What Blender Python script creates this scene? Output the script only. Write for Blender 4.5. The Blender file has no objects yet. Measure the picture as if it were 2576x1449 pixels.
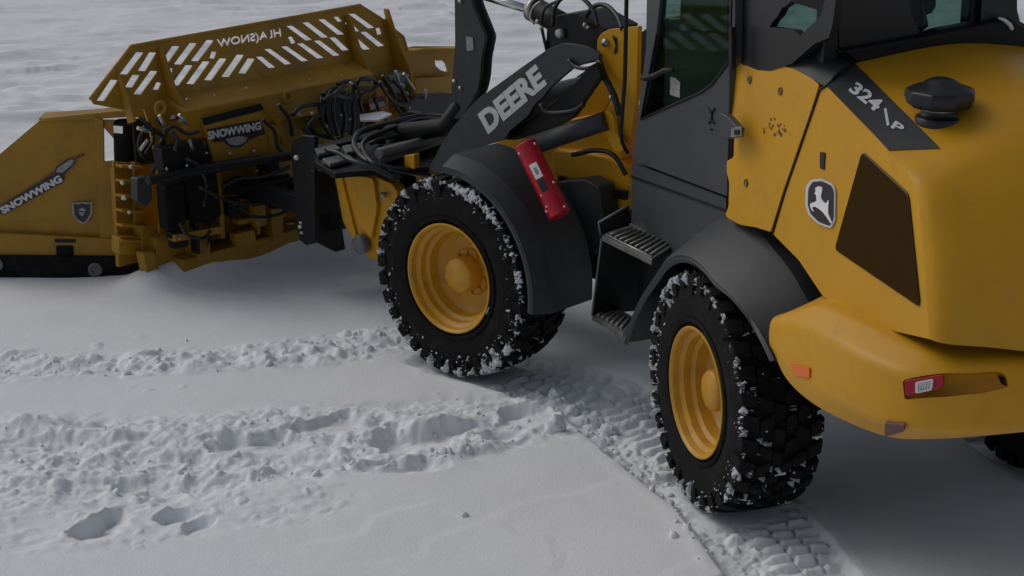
import bpy, bmesh, math, random
import numpy as np
from mathutils import Vector, Matrix
random.seed(7); np.random.seed(7)
R = math.radians
scene = bpy.context.scene
col = scene.collection

# ------------------------------------------------------------------ camera, sky, sun, exposure
FPX, PITCH, CAMH = 5000.0, 0.30511, 3.29968          # focal length in units of a 2576 px wide frame
cd = bpy.data.cameras.new('camera'); cam = bpy.data.objects.new('camera', cd); col.objects.link(cam)
cam.location = (0, 0, CAMH); cam.rotation_euler = (math.pi/2 - PITCH, 0, 0)
cd.sensor_width = 36; cd.lens = 36*FPX/2576; cd.clip_start = .1; cd.clip_end = 3000
scene.camera = cam
w = bpy.data.worlds.new("World"); scene.world = w; w.use_nodes = True
nt = w.node_tree; bg = nt.nodes['Background']
sky = nt.nodes.new('ShaderNodeTexSky'); sky.sky_type = 'NISHITA'; sky.sun_disc = False
SUN_EL, SUN_BEAR = R(44), R(-62)                     # bearing clockwise from +Y
sky.sun_elevation = SUN_EL; sky.sun_rotation = SUN_BEAR
sky.air_density = 1.0; sky.dust_density = 3.0; sky.ozone_density = .6
hs = nt.nodes.new('ShaderNodeHueSaturation'); hs.inputs['Saturation'].default_value = .48
nt.links.new(sky.outputs[0], hs.inputs['Color']); nt.links.new(hs.outputs[0], bg.inputs[0]); bg.inputs[1].default_value = .10
sd = bpy.data.lights.new('sun', 'SUN'); sd.energy = .75; sd.angle = R(38); sd.color = (1, .965, .92)
sun = bpy.data.objects.new('sun', sd); col.objects.link(sun)
sdir = Vector((math.sin(SUN_BEAR)*math.cos(SUN_EL), math.cos(SUN_BEAR)*math.cos(SUN_EL), math.sin(SUN_EL)))
sun.rotation_euler = (-sdir).to_track_quat('-Z', 'Y').to_euler(); sun.location = (-8, 14, 12)
scene.view_settings.view_transform = 'Standard'; scene.view_settings.look = 'None'
scene.view_settings.exposure = -0.50; scene.view_settings.gamma = 1

# ------------------------------------------------------------------ frames of the machine
def mkframe(X, Y, psi):
    return (Vector((X, Y, 0)), Vector((-math.sin(psi), math.cos(psi), 0)), Vector((-math.cos(psi), -math.sin(psi), 0)), Vector((0, 0, 1)))
PR, PF = 0.23246+0, 0.83298
RF = mkframe(1.50778, 7.81787, 0.31407)              # rear body: a forward, b left, c up, origin under the rear axle
FF = mkframe(0.23246, 9.72894, 0.83298)              # front frame, steered left
WF = (Vector((0, 0, 0)), Vector((1, 0, 0)), Vector((0, 1, 0)), Vector((0, 0, 1)))
WR, HW, RT = 0.47, 0.801, 0.5007
def L(F, a, b, c): return F[0] + a*F[1] + b*F[2] + c*F[3]
def DIR(F, a, b, c): return a*F[1] + b*F[2] + c*F[3]
CT, ST = math.cos(PITCH), math.sin(PITCH)
def P(F, x, y, n, c0):
    """point where the sight line through a measured picture position meets the plane n.(a,b,c)=c0 of a frame"""
    n = {'a': (1, 0, 0), 'b': (0, 1, 0), 'c': (0, 0, 1)}.get(n, n) if isinstance(n, str) else n
    u, v = (x-1288)/FPX, (y-724.5)/FPX
    d = Vector((u, CT - v*ST, -ST - v*CT)); o = Vector((0, 0, CAMH))
    N = DIR(F, *n); t = (c0 - N.dot(o - F[0]))/N.dot(d)
    return o + t*d
def loc(F, p):
    q = p - F[0]; return (q.dot(F[1]), q.dot(F[2]), q.dot(F[3]))

# ------------------------------------------------------------------ materials
def mat(name, color, rough=.5, metal=0, bump=0, bscale=40, vary=0, vscale=3, spec=.5, dirt=None, dscale=6, damt=.5, coat=0):
    m = bpy.data.materials.new(name); m.use_nodes = True; n = m.node_tree; b = n.nodes['Principled BSDF']
    b.inputs['Base Color'].default_value = (*color, 1); b.inputs['Roughness'].default_value = rough
    b.inputs['Metallic'].default_value = metal; b.inputs['Specular IOR Level'].default_value = spec
    b.inputs['Coat Weight'].default_value = coat
    tc = n.nodes.new('ShaderNodeNewGeometry')
    cur = None
    if vary:
        t = n.nodes.new('ShaderNodeTexNoise'); t.inputs['Scale'].default_value = vscale; t.inputs['Detail'].default_value = 6
        n.links.new(tc.outputs['Position'], t.inputs['Vector'])
        r = n.nodes.new('ShaderNodeValToRGB'); r.color_ramp.elements[0].position = .3; r.color_ramp.elements[1].position = .7
        r.color_ramp.elements[0].color = (*[c*(1-vary) for c in color], 1); r.color_ramp.elements[1].color = (*[min(1, c*(1+vary)) for c in color], 1)
        n.links.new(t.outputs['Fac'], r.inputs[0]); cur = r.outputs[0]
        mr = n.nodes.new('ShaderNodeMapRange'); mr.inputs[3].default_value = rough*.85; mr.inputs[4].default_value = min(1, rough*1.25)
        n.links.new(t.outputs['Fac'], mr.inputs[0]); n.links.new(mr.outputs[0], b.inputs['Roughness'])
    if dirt:
        t = n.nodes.new('ShaderNodeTexNoise'); t.inputs['Scale'].default_value = dscale; t.inputs['Detail'].default_value = 9; t.inputs['Roughness'].default_value = .65
        n.links.new(tc.outputs['Position'], t.inputs['Vector'])
        r = n.nodes.new('ShaderNodeValToRGB'); r.color_ramp.elements[0].position = .5; r.color_ramp.elements[1].position = .72
        r.color_ramp.elements[0].color = (0, 0, 0, 1); r.color_ramp.elements[1].color = (damt, damt, damt, 1)
        n.links.new(t.outputs['Fac'], r.inputs[0])
        mx = n.nodes.new('ShaderNodeMix'); mx.data_type = 'RGBA'
        n.links.new(r.outputs[0], mx.inputs[0]); mx.inputs[7].default_value = (*dirt, 1)
        if cur: n.links.new(cur, mx.inputs[6])
        else: mx.inputs[6].default_value = (*color, 1)
        cur = mx.outputs[2]
    if cur: n.links.new(cur, b.inputs['Base Color'])
    if bump:
        t = n.nodes.new('ShaderNodeTexNoise'); t.inputs['Scale'].default_value = bscale; t.inputs['Detail'].default_value = 5
        n.links.new(tc.outputs['Position'], t.inputs['Vector'])
        bp = n.nodes.new('ShaderNodeBump'); bp.inputs['Strength'].default_value = bump; bp.inputs['Distance'].default_value = .01
        n.links.new(t.outputs['Fac'], bp.inputs['Height']); n.links.new(bp.outputs[0], b.inputs['Normal'])
    return m
M = {}
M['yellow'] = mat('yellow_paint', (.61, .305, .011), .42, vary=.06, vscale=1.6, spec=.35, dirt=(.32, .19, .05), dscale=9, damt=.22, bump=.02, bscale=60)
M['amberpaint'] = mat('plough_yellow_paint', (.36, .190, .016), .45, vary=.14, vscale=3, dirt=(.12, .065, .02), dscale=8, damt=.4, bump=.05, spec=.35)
M['rim'] = mat('wheel_paint', (.56, .29, .018), .42, vary=.08, vscale=8, dirt=(.22, .13, .05), dscale=14, damt=.4)
M['grey'] = mat('dark_grey_plastic', (.036, .042, .047), .5, vary=.12, vscale=3, bump=.05, bscale=260, dirt=(.09, .09, .09), dscale=10, damt=.18)
M['fender'] = mat('fender_plastic', (.024, .028, .032), .5, vary=.12, vscale=3, bump=.08, bscale=300, dirt=(.09, .085, .08), dscale=7, damt=.25)
M['boom'] = mat('boom_paint', (.022, .027, .033), .46, vary=.12, vscale=4, dirt=(.08, .08, .08), dscale=14, damt=.2)
M['door'] = mat('door_paint', (.047, .056, .063), .4, vary=.06, vscale=2, dirt=(.10, .10, .10), dscale=8, damt=.15)
M['black'] = mat('black_steel', (.0055, .006, .007), .5, vary=.2, vscale=10, spec=.35)
M['trim'] = mat('black_trim', (.009, .010, .012), .36, vary=.08)
M['rubber'] = mat('rubber', (.006, .006, .0065), .8, vary=.25, vscale=9, spec=.22, dirt=(.035, .032, .030), dscale=12, damt=.40, bump=.1, bscale=90)
M['hose'] = mat('hose_rubber', (.011, .011, .012), .42)
M['chrome'] = mat('bright_steel', (.62, .62, .62), .22, metal=1)
M['zinc'] = mat('zinc_steel', (.38, .38, .36), .42, metal=.8, vary=.2, vscale=20)
M['greysteel'] = mat('grey_painted_steel', (.13, .14, .135), .45, vary=.25, vscale=12, dirt=(.04, .04, .035), damt=.6)
M['tread_plate'] = mat('tread_plate', (.15, .15, .145), .45, metal=.4, vary=.25, vscale=20)
M['red'] = mat('red_paint', (.46, .005, .02), .25, vary=.12, vscale=12, dirt=(.12, .03, .03), dscale=20, damt=.4)
M['redlens'] = mat('red_lens', (.38, .005, .025), .2, vary=.05)
M['darkred'] = mat('dark_red_reflector', (.10, .008, .006), .35, vary=.05)
M['orange'] = mat('amber_lens', (.85, .16, .005), .3)
M['clear'] = mat('clear_lens', (.68, .68, .70), .3, bump=.3, bscale=120)
M['white'] = mat('white_marking', (.82, .82, .82), .5, vary=.08, vscale=30)
M['silver'] = mat('silver_lettering', (.60, .60, .61), .5, vary=.05, vscale=30)
M['label'] = mat('sticker_grey', (.28, .28, .28), .5, vary=.3, vscale=60)
M['decal_dark'] = mat('decal_dark', (.02, .016, .026), .4)
M['decal_red'] = mat('decal_red', (.16, .012, .012), .45)
M['mesh'] = mat('vent_mesh', (.045, .022, .003), .9, vary=.1, vscale=50, spec=.08)
M['beige'] = mat('seat_fabric', (.34, .31, .17), .85, bump=.2)
M['interior'] = mat('cab_interior', (.52, .56, .46), .75, vary=.2)
M['scrape'] = mat('scraped_paint', (.17, .10, .04), .7, vary=.5, vscale=60)
def snowmat(name, base=(.83, .855, .885), bs=1.0):
    m = bpy.data.materials.new(name); m.use_nodes = True; n = m.node_tree; b = n.nodes['Principled BSDF']
    g = n.nodes.new('ShaderNodeNewGeometry')
    t = n.nodes.new('ShaderNodeTexNoise'); t.inputs['Scale'].default_value = 2.2; t.inputs['Detail'].default_value = 8
    n.links.new(g.outputs['Position'], t.inputs['Vector'])
    r = n.nodes.new('ShaderNodeValToRGB'); r.color_ramp.elements[0].position = .3; r.color_ramp.elements[1].position = .7
    r.color_ramp.elements[0].color = (*[c*.955 for c in base], 1); r.color_ramp.elements[1].color = (*base, 1)
    n.links.new(t.outputs['Fac'], r.inputs[0]); n.links.new(r.outputs[0], b.inputs['Base Color'])
    b.inputs['Roughness'].default_value = .75; b.inputs['Specular IOR Level'].default_value = .25
    t2 = n.nodes.new('ShaderNodeTexNoise'); t2.inputs['Scale'].default_value = 95; t2.inputs['Detail'].default_value = 6
    n.links.new(g.outputs['Position'], t2.inputs['Vector'])
    bp = n.nodes.new('ShaderNodeBump'); bp.inputs['Strength'].default_value = .25*bs; bp.inputs['Distance'].default_value = .012
    n.links.new(t2.outputs['Fac'], bp.inputs['Height']); n.links.new(bp.outputs[0], b.inputs['Normal'])
    return m
M['snow'] = snowmat('snow'); M['snowbit'] = snowmat('packed_snow', (.66, .68, .71), 2)
def glassmat():
    m = bpy.data.materials.new('tinted_glass'); m.use_nodes = True; n = m.node_tree
    for x in list(n.nodes): n.nodes.remove(x)
    o = n.nodes.new('ShaderNodeOutputMaterial'); tr = n.nodes.new('ShaderNodeBsdfTransparent'); gl = n.nodes.new('ShaderNodeBsdfGlossy')
    tr.inputs[0].default_value = (.60, .70, .67, 1); gl.inputs['Roughness'].default_value = .03; gl.inputs[0].default_value = (.8, .9, .88, 1)
    mx = n.nodes.new('ShaderNodeMixShader'); fr = n.nodes.new('ShaderNodeLayerWeight'); fr.inputs[0].default_value = .5
    fp = n.nodes.new('ShaderNodeMath'); fp.operation = 'POWER'; fp.inputs[1].default_value = 5
    fm = n.nodes.new('ShaderNodeMath'); fm.operation = 'MULTIPLY_ADD'; fm.inputs[1].default_value = .3; fm.inputs[2].default_value = .012
    n.links.new(fr.outputs['Facing'], fp.inputs[0]); n.links.new(fp.outputs[0], fm.inputs[0]); n.links.new(fm.outputs[0], mx.inputs[0]); n.links.new(tr.outputs[0], mx.inputs[1]); n.links.new(gl.outputs[0], mx.inputs[2])
    n.links.new(mx.outputs[0], o.inputs[0]); return m
M['glass'] = glassmat()

# ------------------------------------------------------------------ object helpers
ORG = {}
def worg(o):
    v = Vector((0, 0, 0))
    while o is not None: v = v + Vector(o.location); o = o.parent
    return v
def thing(name, label, cat, at, group=None):
    o = bpy.data.objects.new(name, None); col.objects.link(o); o.location = at; o.empty_display_size = .2
    o['label'] = label; o['category'] = cat
    if group: o['group'] = group
    return o
def link(name, me, m, parent=None, at=None, label=None, smooth=None):
    o = bpy.data.objects.new(name, me); col.objects.link(o)
    if m is not None and not me.materials: me.materials.append(M[m] if isinstance(m, str) else m)
    if parent is not None: o.parent = parent
    po = worg(parent) if parent is not None else Vector((0, 0, 0))
    if at is None: at = po
    o.location = Vector(at) - po
    if label: o['label'] = label
    return o
class MB:
    """collects world-space shapes into one mesh"""
    def __init__(s): s.v = []; s.f = []; s.sm = []
    def add(s, vs, fs, smooth=False):
        k = len(s.v); s.v += [Vector(v) for v in vs]; s.f += [tuple(i+k for i in f) for f in fs]; s.sm += [smooth]*len(fs); return s
    def prism(s, pts, ext):
        n = len(pts); ext = Vector(ext); a = [Vector(p) for p in pts]
        nn = Vector((0, 0, 0))
        for i in range(n): nn += a[i].cross(a[(i+1) % n])
        if nn.dot(ext) > 0: a = a[::-1]
        s.add(a + [p+ext for p in a], [tuple(range(n)), tuple(range(2*n-1, n-1, -1))] + [(i, i+n, (i+1) % n+n, (i+1) % n) for i in range(n)])
        return s
    def box(s, F, a0, a1, b0, b1, c0, c1):
        pts = [L(F, a0, b0, c0), L(F, a1, b0, c0), L(F, a1, b1, c0), L(F, a0, b1, c0)]
        return s.prism(pts, DIR(F, 0, 0, c1-c0))
    def tube(s, pts, r, seg=10, cap=True):
        pts = [Vector(p) for p in pts]; n = len(pts); rs = r if isinstance(r, (list, tuple)) else [r]*n
        vs = []; up = None
        for i, p in enumerate(pts):
            t = (pts[min(i+1, n-1)] - pts[max(i-1, 0)]).normalized()
            if up is None: up = t.orthogonal().normalized()
            else:
                up = (up - t*up.dot(t)); up = up.normalized() if up.length > 1e-6 else t.orthogonal().normalized()
            sd_ = t.cross(up)
            for k in range(seg):
                an = 2*math.pi*k/seg; vs.append(p + (up*math.cos(an) + sd_*math.sin(an))*rs[i])
        fs = [(i*seg+k, i*seg+(k+1) % seg, (i+1)*seg+(k+1) % seg, (i+1)*seg+k) for i in range(n-1) for k in range(seg)]
        k0 = len(s.v); s.add(vs, fs, True)
        if cap: s.f += [tuple(k0+i for i in range(seg))[::-1], tuple(k0+(n-1)*seg+i for i in range(seg))]; s.sm += [False, False]
        return s
    def lathe(s, C, ax, prof, seg=48, smooth=True, arc=(0, 2*math.pi), ref=None):
        """prof: (y along axis, radius)"""
        ax = Vector(ax).normalized(); u = Vector(ref).normalized() if ref else ax.orthogonal().normalized(); v = ax.cross(u)
        full = abs(arc[1]-arc[0]-2*math.pi) < 1e-6; ns = seg if full else seg+1
        vs = []
        for k in range(ns):
            an = arc[0] + (arc[1]-arc[0])*k/seg
            for (y, r) in prof: vs.append(Vector(C) + ax*y + (u*math.cos(an)+v*math.sin(an))*r)
        m_ = len(prof); fs = []
        for k in range(seg):
            k2 = (k+1) % ns
            for j in range(m_-1): fs.append((k*m_+j, k*m_+j+1, k2*m_+j+1, k2*m_+j))
        s.add(vs, fs, smooth); return s
    def blob(s, p, r, jit=.35, sc=(1, 1, 1), sub=1):
        bm = bmesh.new(); bmesh.ops.create_icosphere(bm, subdivisions=sub, radius=1)
        rm = Matrix.Rotation(random.random()*6, 3, Vector((random.random(), random.random(), random.random()+.1)).normalized())
        vs = [rm @ Vector((v.co.x*sc[0], v.co.y*sc[1], v.co.z*sc[2]))*(r*(1+jit*(random.random()-.5)*2)) + Vector(p) for v in bm.verts]
        s.add(vs, [tuple(v.index for v in f.verts) for f in bm.faces], True); bm.free(); return s
    def build(s, name, m, parent=None, at=None, label=None, bevel=0, seg=2, each=False, kind=None):
        if each:
            par = list(range(len(s.v)))
            def fd(i):
                while par[i] != i: par[i] = par[par[i]]; i = par[i]
                return i
            for f in s.f:
                for i in f[1:]: par[fd(i)] = fd(f[0])
            comp = {}
            for f, sm in zip(s.f, s.sm): comp.setdefault(fd(f[0]), []).append((f, sm))
            out = []
            for fs in comp.values():
                ids = sorted({i for f, _ in fs for i in f}); mp = {i: k for k, i in enumerate(ids)}
                q = MB(); q.v = [s.v[i] for i in ids]; q.f = [tuple(mp[i] for i in f) for f, _ in fs]; q.sm = [b for _, b in fs]
                out.append(q.build(name, m, parent, at, label, bevel, seg))
            return out[0]
        po = worg(parent) if parent is not None else Vector((0, 0, 0))
        o_ = Vector(at) if at is not None else po
        me = bpy.data.meshes.new(name); me.from_pydata([tuple(v-o_) for v in s.v], [], s.f)
        me.polygons.foreach_set('use_smooth', s.sm); me.update()
        o = link(name, me, m, parent, o_, label)
        if kind: o['kind'] = kind
        if bevel:
            b = o.modifiers.new('bevel', 'BEVEL'); b.width = bevel; b.segments = seg; b.limit_method = 'ANGLE'; b.angle_limit = R(35)
            me.polygons.foreach_set('use_smooth', [True]*len(me.polygons)); b.harden_normals = True
        return o
def catmull(pts, k):
    pts = [Vector(p) for p in pts]; out = []; n = len(pts)
    for i in range(n-1):
        p0 = pts[i-1] if i else pts[0]*2-pts[1]; p1 = pts[i]; p2 = pts[i+1]; p3 = pts[i+2] if i+2 < n else pts[-1]*2-pts[-2]
        for j in range(k):
            t = j/k; out.append(.5*((2*p1) + (p2-p0)*t + (2*p0-5*p1+4*p2-p3)*t*t + (3*p1-p0-3*p2+p3)*t**3))
    return out + [pts[-1]]
def rounded(pts, r, k=4):
    """round the corners of a planar polygon"""
    out = []; n = len(pts)
    for i in range(n):
        a, b, c = Vector(pts[i-1]), Vector(pts[i]), Vector(pts[(i+1) % n])
        d1, d2 = (a-b), (c-b); q = min(r, d1.length*.45, d2.length*.45)
        s_, e = b+d1.normalized()*q, b+d2.normalized()*q
        for j in range(k+1):
            t = j/k; out.append((1-t)**2*s_ + 2*t*(1-t)*b + t*t*e)
    return out
def curve_plate(splines, O, X, Y, thick):
    """flat plate with holes: 2D outlines (even-odd) -> mesh data in world coordinates, centred on the plane"""
    cu = bpy.data.curves.new('tmp', 'CURVE'); cu.dimensions = '2D'; cu.fill_mode = 'BOTH'; cu.extrude = thick/2
    for sp in splines:
        q = cu.splines.new('POLY'); q.points.add(len(sp)-1)
        for i, (x, y) in enumerate(sp): q.points[i].co = (x, y, 0, 1)
        q.use_cyclic_u = True
    o = bpy.data.objects.new('tmp', cu); col.objects.link(o)
    dg = bpy.context.evaluated_depsgraph_get(); me = bpy.data.meshes.new_from_object(o.evaluated_get(dg))
    bpy.data.objects.remove(o); bpy.data.curves.remove(cu)
    Z = X.cross(Y)
    mb = MB(); mb.add([O + X*v.co.x + Y*v.co.y + Z*v.co.z for v in me.vertices], [tuple(p.vertices) for p in me.polygons])
    bpy.data.meshes.remove(me); return mb
def text_splines(s, bold=0.0, k=5):
    cu = bpy.data.curves.new('t', 'FONT'); cu.body = s; cu.size = 1; cu.offset = bold; cu.resolution_u = 4
    o = bpy.data.objects.new('t', cu); col.objects.link(o); dg = bpy.context.evaluated_depsgraph_get(); dg.update()
    me = bpy.data.meshes.new_from_object(o.evaluated_get(dg))
    vs = [v.co.copy() for v in me.vertices]; fs = [tuple(p.vertices) for p in me.polygons]
    bpy.data.objects.remove(o); bpy.data.curves.remove(cu); bpy.data.meshes.remove(me)
    return vs, fs
def text_loops(s, bold=0.0):
    """outlines of lettering as closed 2D loops in a unit box"""
    vs, fs = text_splines(s, bold); key = {}; idx = []
    for v in vs: idx.append(key.setdefault((round(v.x, 5), round(v.y, 5)), len(key)))
    P2 = {i: k for k, i in key.items()}; cnt = {}
    for f in fs:
        g = [idx[i] for i in f]
        for a, b in zip(g, g[1:]+g[:1]):
            if a != b: cnt.setdefault((min(a, b), max(a, b)), []).append((a, b))
    nxt = {}
    for e in cnt.values():
        if len(e) == 1: nxt.setdefault(e[0][0], []).append(e[0][1])
    loops = []
    while nxt:
        st_ = next(iter(nxt)); cur = st_; lp = []
        while cur in nxt:
            lp.append(P2[cur]); q = nxt[cur].pop()
            if not nxt[cur]: del nxt[cur]
            cur = q
            if cur == st_: break
        if len(lp) > 2: loops.append(lp)
    x0 = min(p[0] for l in loops for p in l); x1 = max(p[0] for l in loops for p in l); y0 = min(p[1] for l in loops for p in l); y1 = max(p[1] for l in loops for p in l)
    return [[((x-x0)/(x1-x0), (y-y0)/(y1-y0)) for x, y in l] for l in loops]
def text_quad(s, BL, BR, TL, lift, bold=.02, caph=None, thick=.0025):
    """lettering whose box is spanned by three world points, standing 'lift' proud"""
    vs, fs = text_splines(s, bold)
    x0 = min(v.x for v in vs); x1 = max(v.x for v in vs); y0 = min(v.y for v in vs) if caph is None else 0; y1 = max(v.y for v in vs)
    X, Y = (BR-BL), (TL-BL); mb = MB()
    pts = [BL + X*((v.x-x0)/(x1-x0)) + Y*((v.y-y0)/(y1-y0)) + lift for v in vs]
    mb.add(pts, fs); return mb
def poly(F, pts, n, c): return [P(F, x, y, n, c) for x, y in pts]

def surf(x, y, obj):
    """where a sight line meets an object already built, and the surface normal there"""
    u, v = (x-1288)/FPX, (y-724.5)/FPX; d = Vector((u, CT-v*ST, -ST-v*CT)).normalized(); o = Vector((0, 0, CAMH)) - worg(obj)
    ok, p, n, i = obj.ray_cast(o, d)
    if not ok: return None, None
    return p + worg(obj), (n if n.dot(d) < 0 else -n)
# ================================================================== SNOW GROUND
PERM = np.random.permutation(512)
def _h(ix, iy): return PERM[(PERM[ix % 512] + iy) % 512]/511.0
def vnoise(x, y):
    ix = np.floor(x).astype(int); iy = np.floor(y).astype(int); fx = x-ix; fy = y-iy
    fx = fx*fx*fx*(fx*(fx*6-15)+10); fy = fy*fy*fy*(fy*(fy*6-15)+10)
    a = _h(ix, iy); b = _h(ix+1, iy); c = _h(ix, iy+1); d = _h(ix+1, iy+1)
    return (a*(1-fx)+b*fx)*(1-fy) + (c*(1-fx)+d*fx)*fy
def fbm(x, y, o=4, g=.5):
    s = 0; a = 1; t = 0
    for i in range(o): s = s + a*(vnoise(x*2**i+17.3*i, y*2**i+9.1*i)-.5)*2; t += a; a *= g
    return s/t
def clods(x, y, dens, lo=.22, hi=.55):
    """angular lumps: one per cell, each of its own size and height"""
    ix = np.floor(x).astype(int); iy = np.floor(y).astype(int); out = np.zeros(x.shape)
    for i in (-1, 0, 1):
        for j in (-1, 0, 1):
            a, b = ix+i, iy+j; h1 = _h(a, b); h2 = _h(a+37, b+11); h3 = _h(a+71, b+53); h4 = _h(a+13, b+97)
            dx = x-(a+.15+.7*h1); dy = y-(b+.15+.7*h2); r = lo+(hi-lo)*h3**1.6; an = h4*6.3
            u = dx*np.cos(an)+dy*np.sin(an); v = (-dx*np.sin(an)+dy*np.cos(an))*(1.1+.6*h2)
            d = np.maximum(np.hypot(u, v)*.92, np.maximum(np.abs(u), np.abs(v)))/r
            out = np.maximum(out, np.where(h4 < dens, r*np.clip(1-d**2.2, 0, 1)**.6, 0))
    return out
def sstep(a, b, x): t = np.clip((x-a)/(b-a), 0, 1); return t*t*(3-2*t)
def G(x, y): p = P(WF, x, y, 'c', 0); return (p.x, p.y)
def dline(X, Y, pts):
    """distance to a polyline, signed side and position along"""
    best = np.full(X.shape, 1e9); sg = np.zeros(X.shape); al = np.zeros(X.shape); acc = 0
    for (x0, y0), (x1, y1) in zip(pts[:-1], pts[1:]):
        dx, dy = x1-x0, y1-y0; l2 = dx*dx+dy*dy; t = np.clip(((X-x0)*dx+(Y-y0)*dy)/l2, 0, 1)
        ex = X-(x0+t*dx); ey = Y-(y0+t*dy); d = np.hypot(ex, ey); m = d < best
        best = np.where(m, d, best); sg = np.where(m, np.sign(ex*dy-ey*dx), sg); al = np.where(m, acc+t*math.sqrt(l2), al); acc += math.sqrt(l2)
    return best, sg, al
def height(X, Y):
    far = sstep(9.5, 13.5, Y)
    XW = X+.035*fbm(X*7+3, Y*7, 3, .6); YW = Y+.035*fbm(X*7+40, Y*7, 3, .6)
    wx = X + .25*fbm(X*.8, Y*.8, 3); wy = Y + .2*fbm(X*.9+31, Y*.9, 3)
    h = .018*fbm(X*.55, Y*.55, 3)
    # sastrugi: long across the view, steep on one side
    s = fbm(wx*.75+5, wy*2.6, 4, .55); rid = 1-np.abs(fbm(wx*.55+50, wy*2.1+8, 4, .5))*2.6
    h = h + far*(.050*s + .065*np.clip(rid, -.2, .8)**2*sstep(-.1, .5, fbm(X*.35+9, Y*.6, 2)+.15))
    h = h + far*.010*fbm(X*4, Y*13, 4, .6) + sstep(11, 15, Y)*.035*fbm(wx*.9+3, wy*3.4, 4, .55)
    ra_ = wx*.86+wy*.50+.15*fbm(X*2.1, Y*2.7, 3); rb_ = wy*.97-wx*.16+.10*fbm(X*2.3+9, Y*3.1, 3)
    nn_ = fbm(ra_*.8+11, rb_*3.6, 4, .55); h = h + far*(.024*sstep(.0, .22, nn_) + .010*fbm(ra_*2.1+31, rb_*6.5, 3, .5))*np.clip(.8+1.2*fbm(X*.4, Y*.5, 2), .15, 1.3)
    # crust steps in the near smooth snow
    st = fbm(wx*.7+70, wy*1.1+4, 2)*2.4; fr = st-np.floor(st); near = 1-far
    h = h + near*.0045*(sstep(.0, .35, fr)-fr)*sstep(9.2, 8.0, Y)*sstep(-.15, .3, fbm(X*.7+3, Y*.7, 2)) + near*.010*fbm(X*1.3, Y*1.3, 3)
    h = h + near*.0012*fbm(X*9, Y*9, 4)
    # wide shallow trough of an earlier pass between the machine and the band of clods
    # --- band of clods A
    A = [G(-350, 935), G(0, 925), G(300, 922), G(600, 905), G(800, 880), G(1000, 850)]
    d, sg, al = dline(X, Y, A)
    wdt = .27+.08*fbm(X*1.5, Y*1.5, 2); mk = sstep(wdt, wdt*.3, d)
    lum = fbm(X*6.5, Y*6.5+3, 4, .5); cl = np.clip(vnoise(X*14+4, Y*14)-.55, 0, 1)*sstep(-.2, .4, fbm(X*2, Y*2, 2))
    h = h + mk*(.008 + .040*np.clip(lum, -.35, .8) + .055*cl + (.020*clods(XW*8, YW*8, .45) + .030*clods(XW*17, YW*17+5, .45))*np.clip(.75+.9*fbm(X*7, Y*7, 3, .6), .1, 1.4) + .010*fbm(X*22, Y*22, 3, .6))
    mo = sstep(.60, .2, d)*(1-mk)*sstep(-.1, .4, fbm(X*1.3, Y*1.3, 2)); h = h + mo*.045*clods(X*13, Y*13, .25)
    # --- band B: churned snow with deep scoops
    B = [G(-400, 1150), G(0, 1150), G(350, 1165), G(700, 1120), G(1000, 1090), G(1250, 1060), G(1430, 1040)]
    d, sg, al = dline(X, Y, B)
    wdt = .50+.14*sstep(-1, -2, X)+.12*fbm(X*1.1+9, Y*1.1, 2); wdt = wdt*np.clip(1.0-.35*sstep(.3, 1.2, X+.6), .5, 1)
    mk = sstep(wdt, wdt*.45, d)
    lum = fbm(XW*2.6+2+YW*.8, YW*3.8, 5, .55); cl = np.clip(vnoise(X*12+8, Y*12)-.55, 0, 1)*sstep(-.1, .35, fbm(X*1.7+5, Y*1.7, 2))
    chm = sstep(-.15, .3, fbm(X*1.5+5, Y*1.5, 3))
    h = h + mk*.030*fbm(XW*1.1+.5*YW, YW*4.2+20, 4, .5)
    h = h + mk*(.004 + .060*lum + .05*cl + .008*fbm(X*14, Y*14, 2)) + mk*chm*(.026*clods(XW*6.5, YW*6.5+3, .45) + .030*clods(XW*16, YW*16, .45))*np.clip(.75+.9*fbm(X*6, Y*6, 3, .6), .1, 1.4) + mk*.010*fbm(X*20, Y*20, 3, .6)
    # thinly strewn ground beyond the band's near edge
    d, sg, al = dline(X+.12*fbm(X*2, Y*2, 3), Y+.12*fbm(X*2+5, Y*2, 3), [G(-300, 1330), G(100, 1330), G(330, 1300), G(600, 1290), G(720, 1260)])
    mC = sstep(.34, .08, d); h = h + mC*(.026*fbm(XW*3+8, YW*4, 5, .55) + .022*clods(XW*12, YW*12, .35) + .006*fbm(X*16, Y*16, 2))
    # scoops: (picture x, y, half length, half width, turn, depth)
    for (px, py, ra, rb, an, dp) in [(235, 1330, .10, .10, 0, .075), (292, 1298, .09, .13, 20, .085), (455, 1296, .085, .07, 0, .055), (505, 1314, .05, .10, -10, .055), (655, 1118, .22, .11, 8, .055), (335, 1222, .06, .07, 0, .05), 
                                     (1040, 1110, .19, .15, 14, .070), (870, 1078, .22, .09, 8, .035), (1190, 1085, .22, .09, 12, .045), (1270, 1100, .12, .10, 25, .06), 
                                     (1335, 1040, .13, .10, 10, .06), (990, 1180, .2, .07, 8, .045)]:
        gx, gy = G(px, py); c, s_ = math.cos(R(an)), math.sin(R(an))
        ux = ((XW-gx)*c+(YW-gy)*s_)/ra; uy = (-(XW-gx)*s_+(YW-gy)*c)/rb
        wob = 1+.62*fbm(X*4+px, Y*4, 5, .6)
        q = np.hypot(ux, uy)*wob
        # the wall towards the light is abrupt, the floor ramps up on the other side
        t = (-ux*.55+uy*.84)
        dep = sstep(1.10, .62, q)*np.clip(.58+.50*t, 0, 1)
        h = h - dp*1.05*dep*(1+.25*fbm(XW*8, YW*8, 3)) - h*.5*sstep(1.04, .8, q) + .007*np.exp(-((q-1.12)/.12)**2)*np.clip(t, 0, 1)
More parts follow.
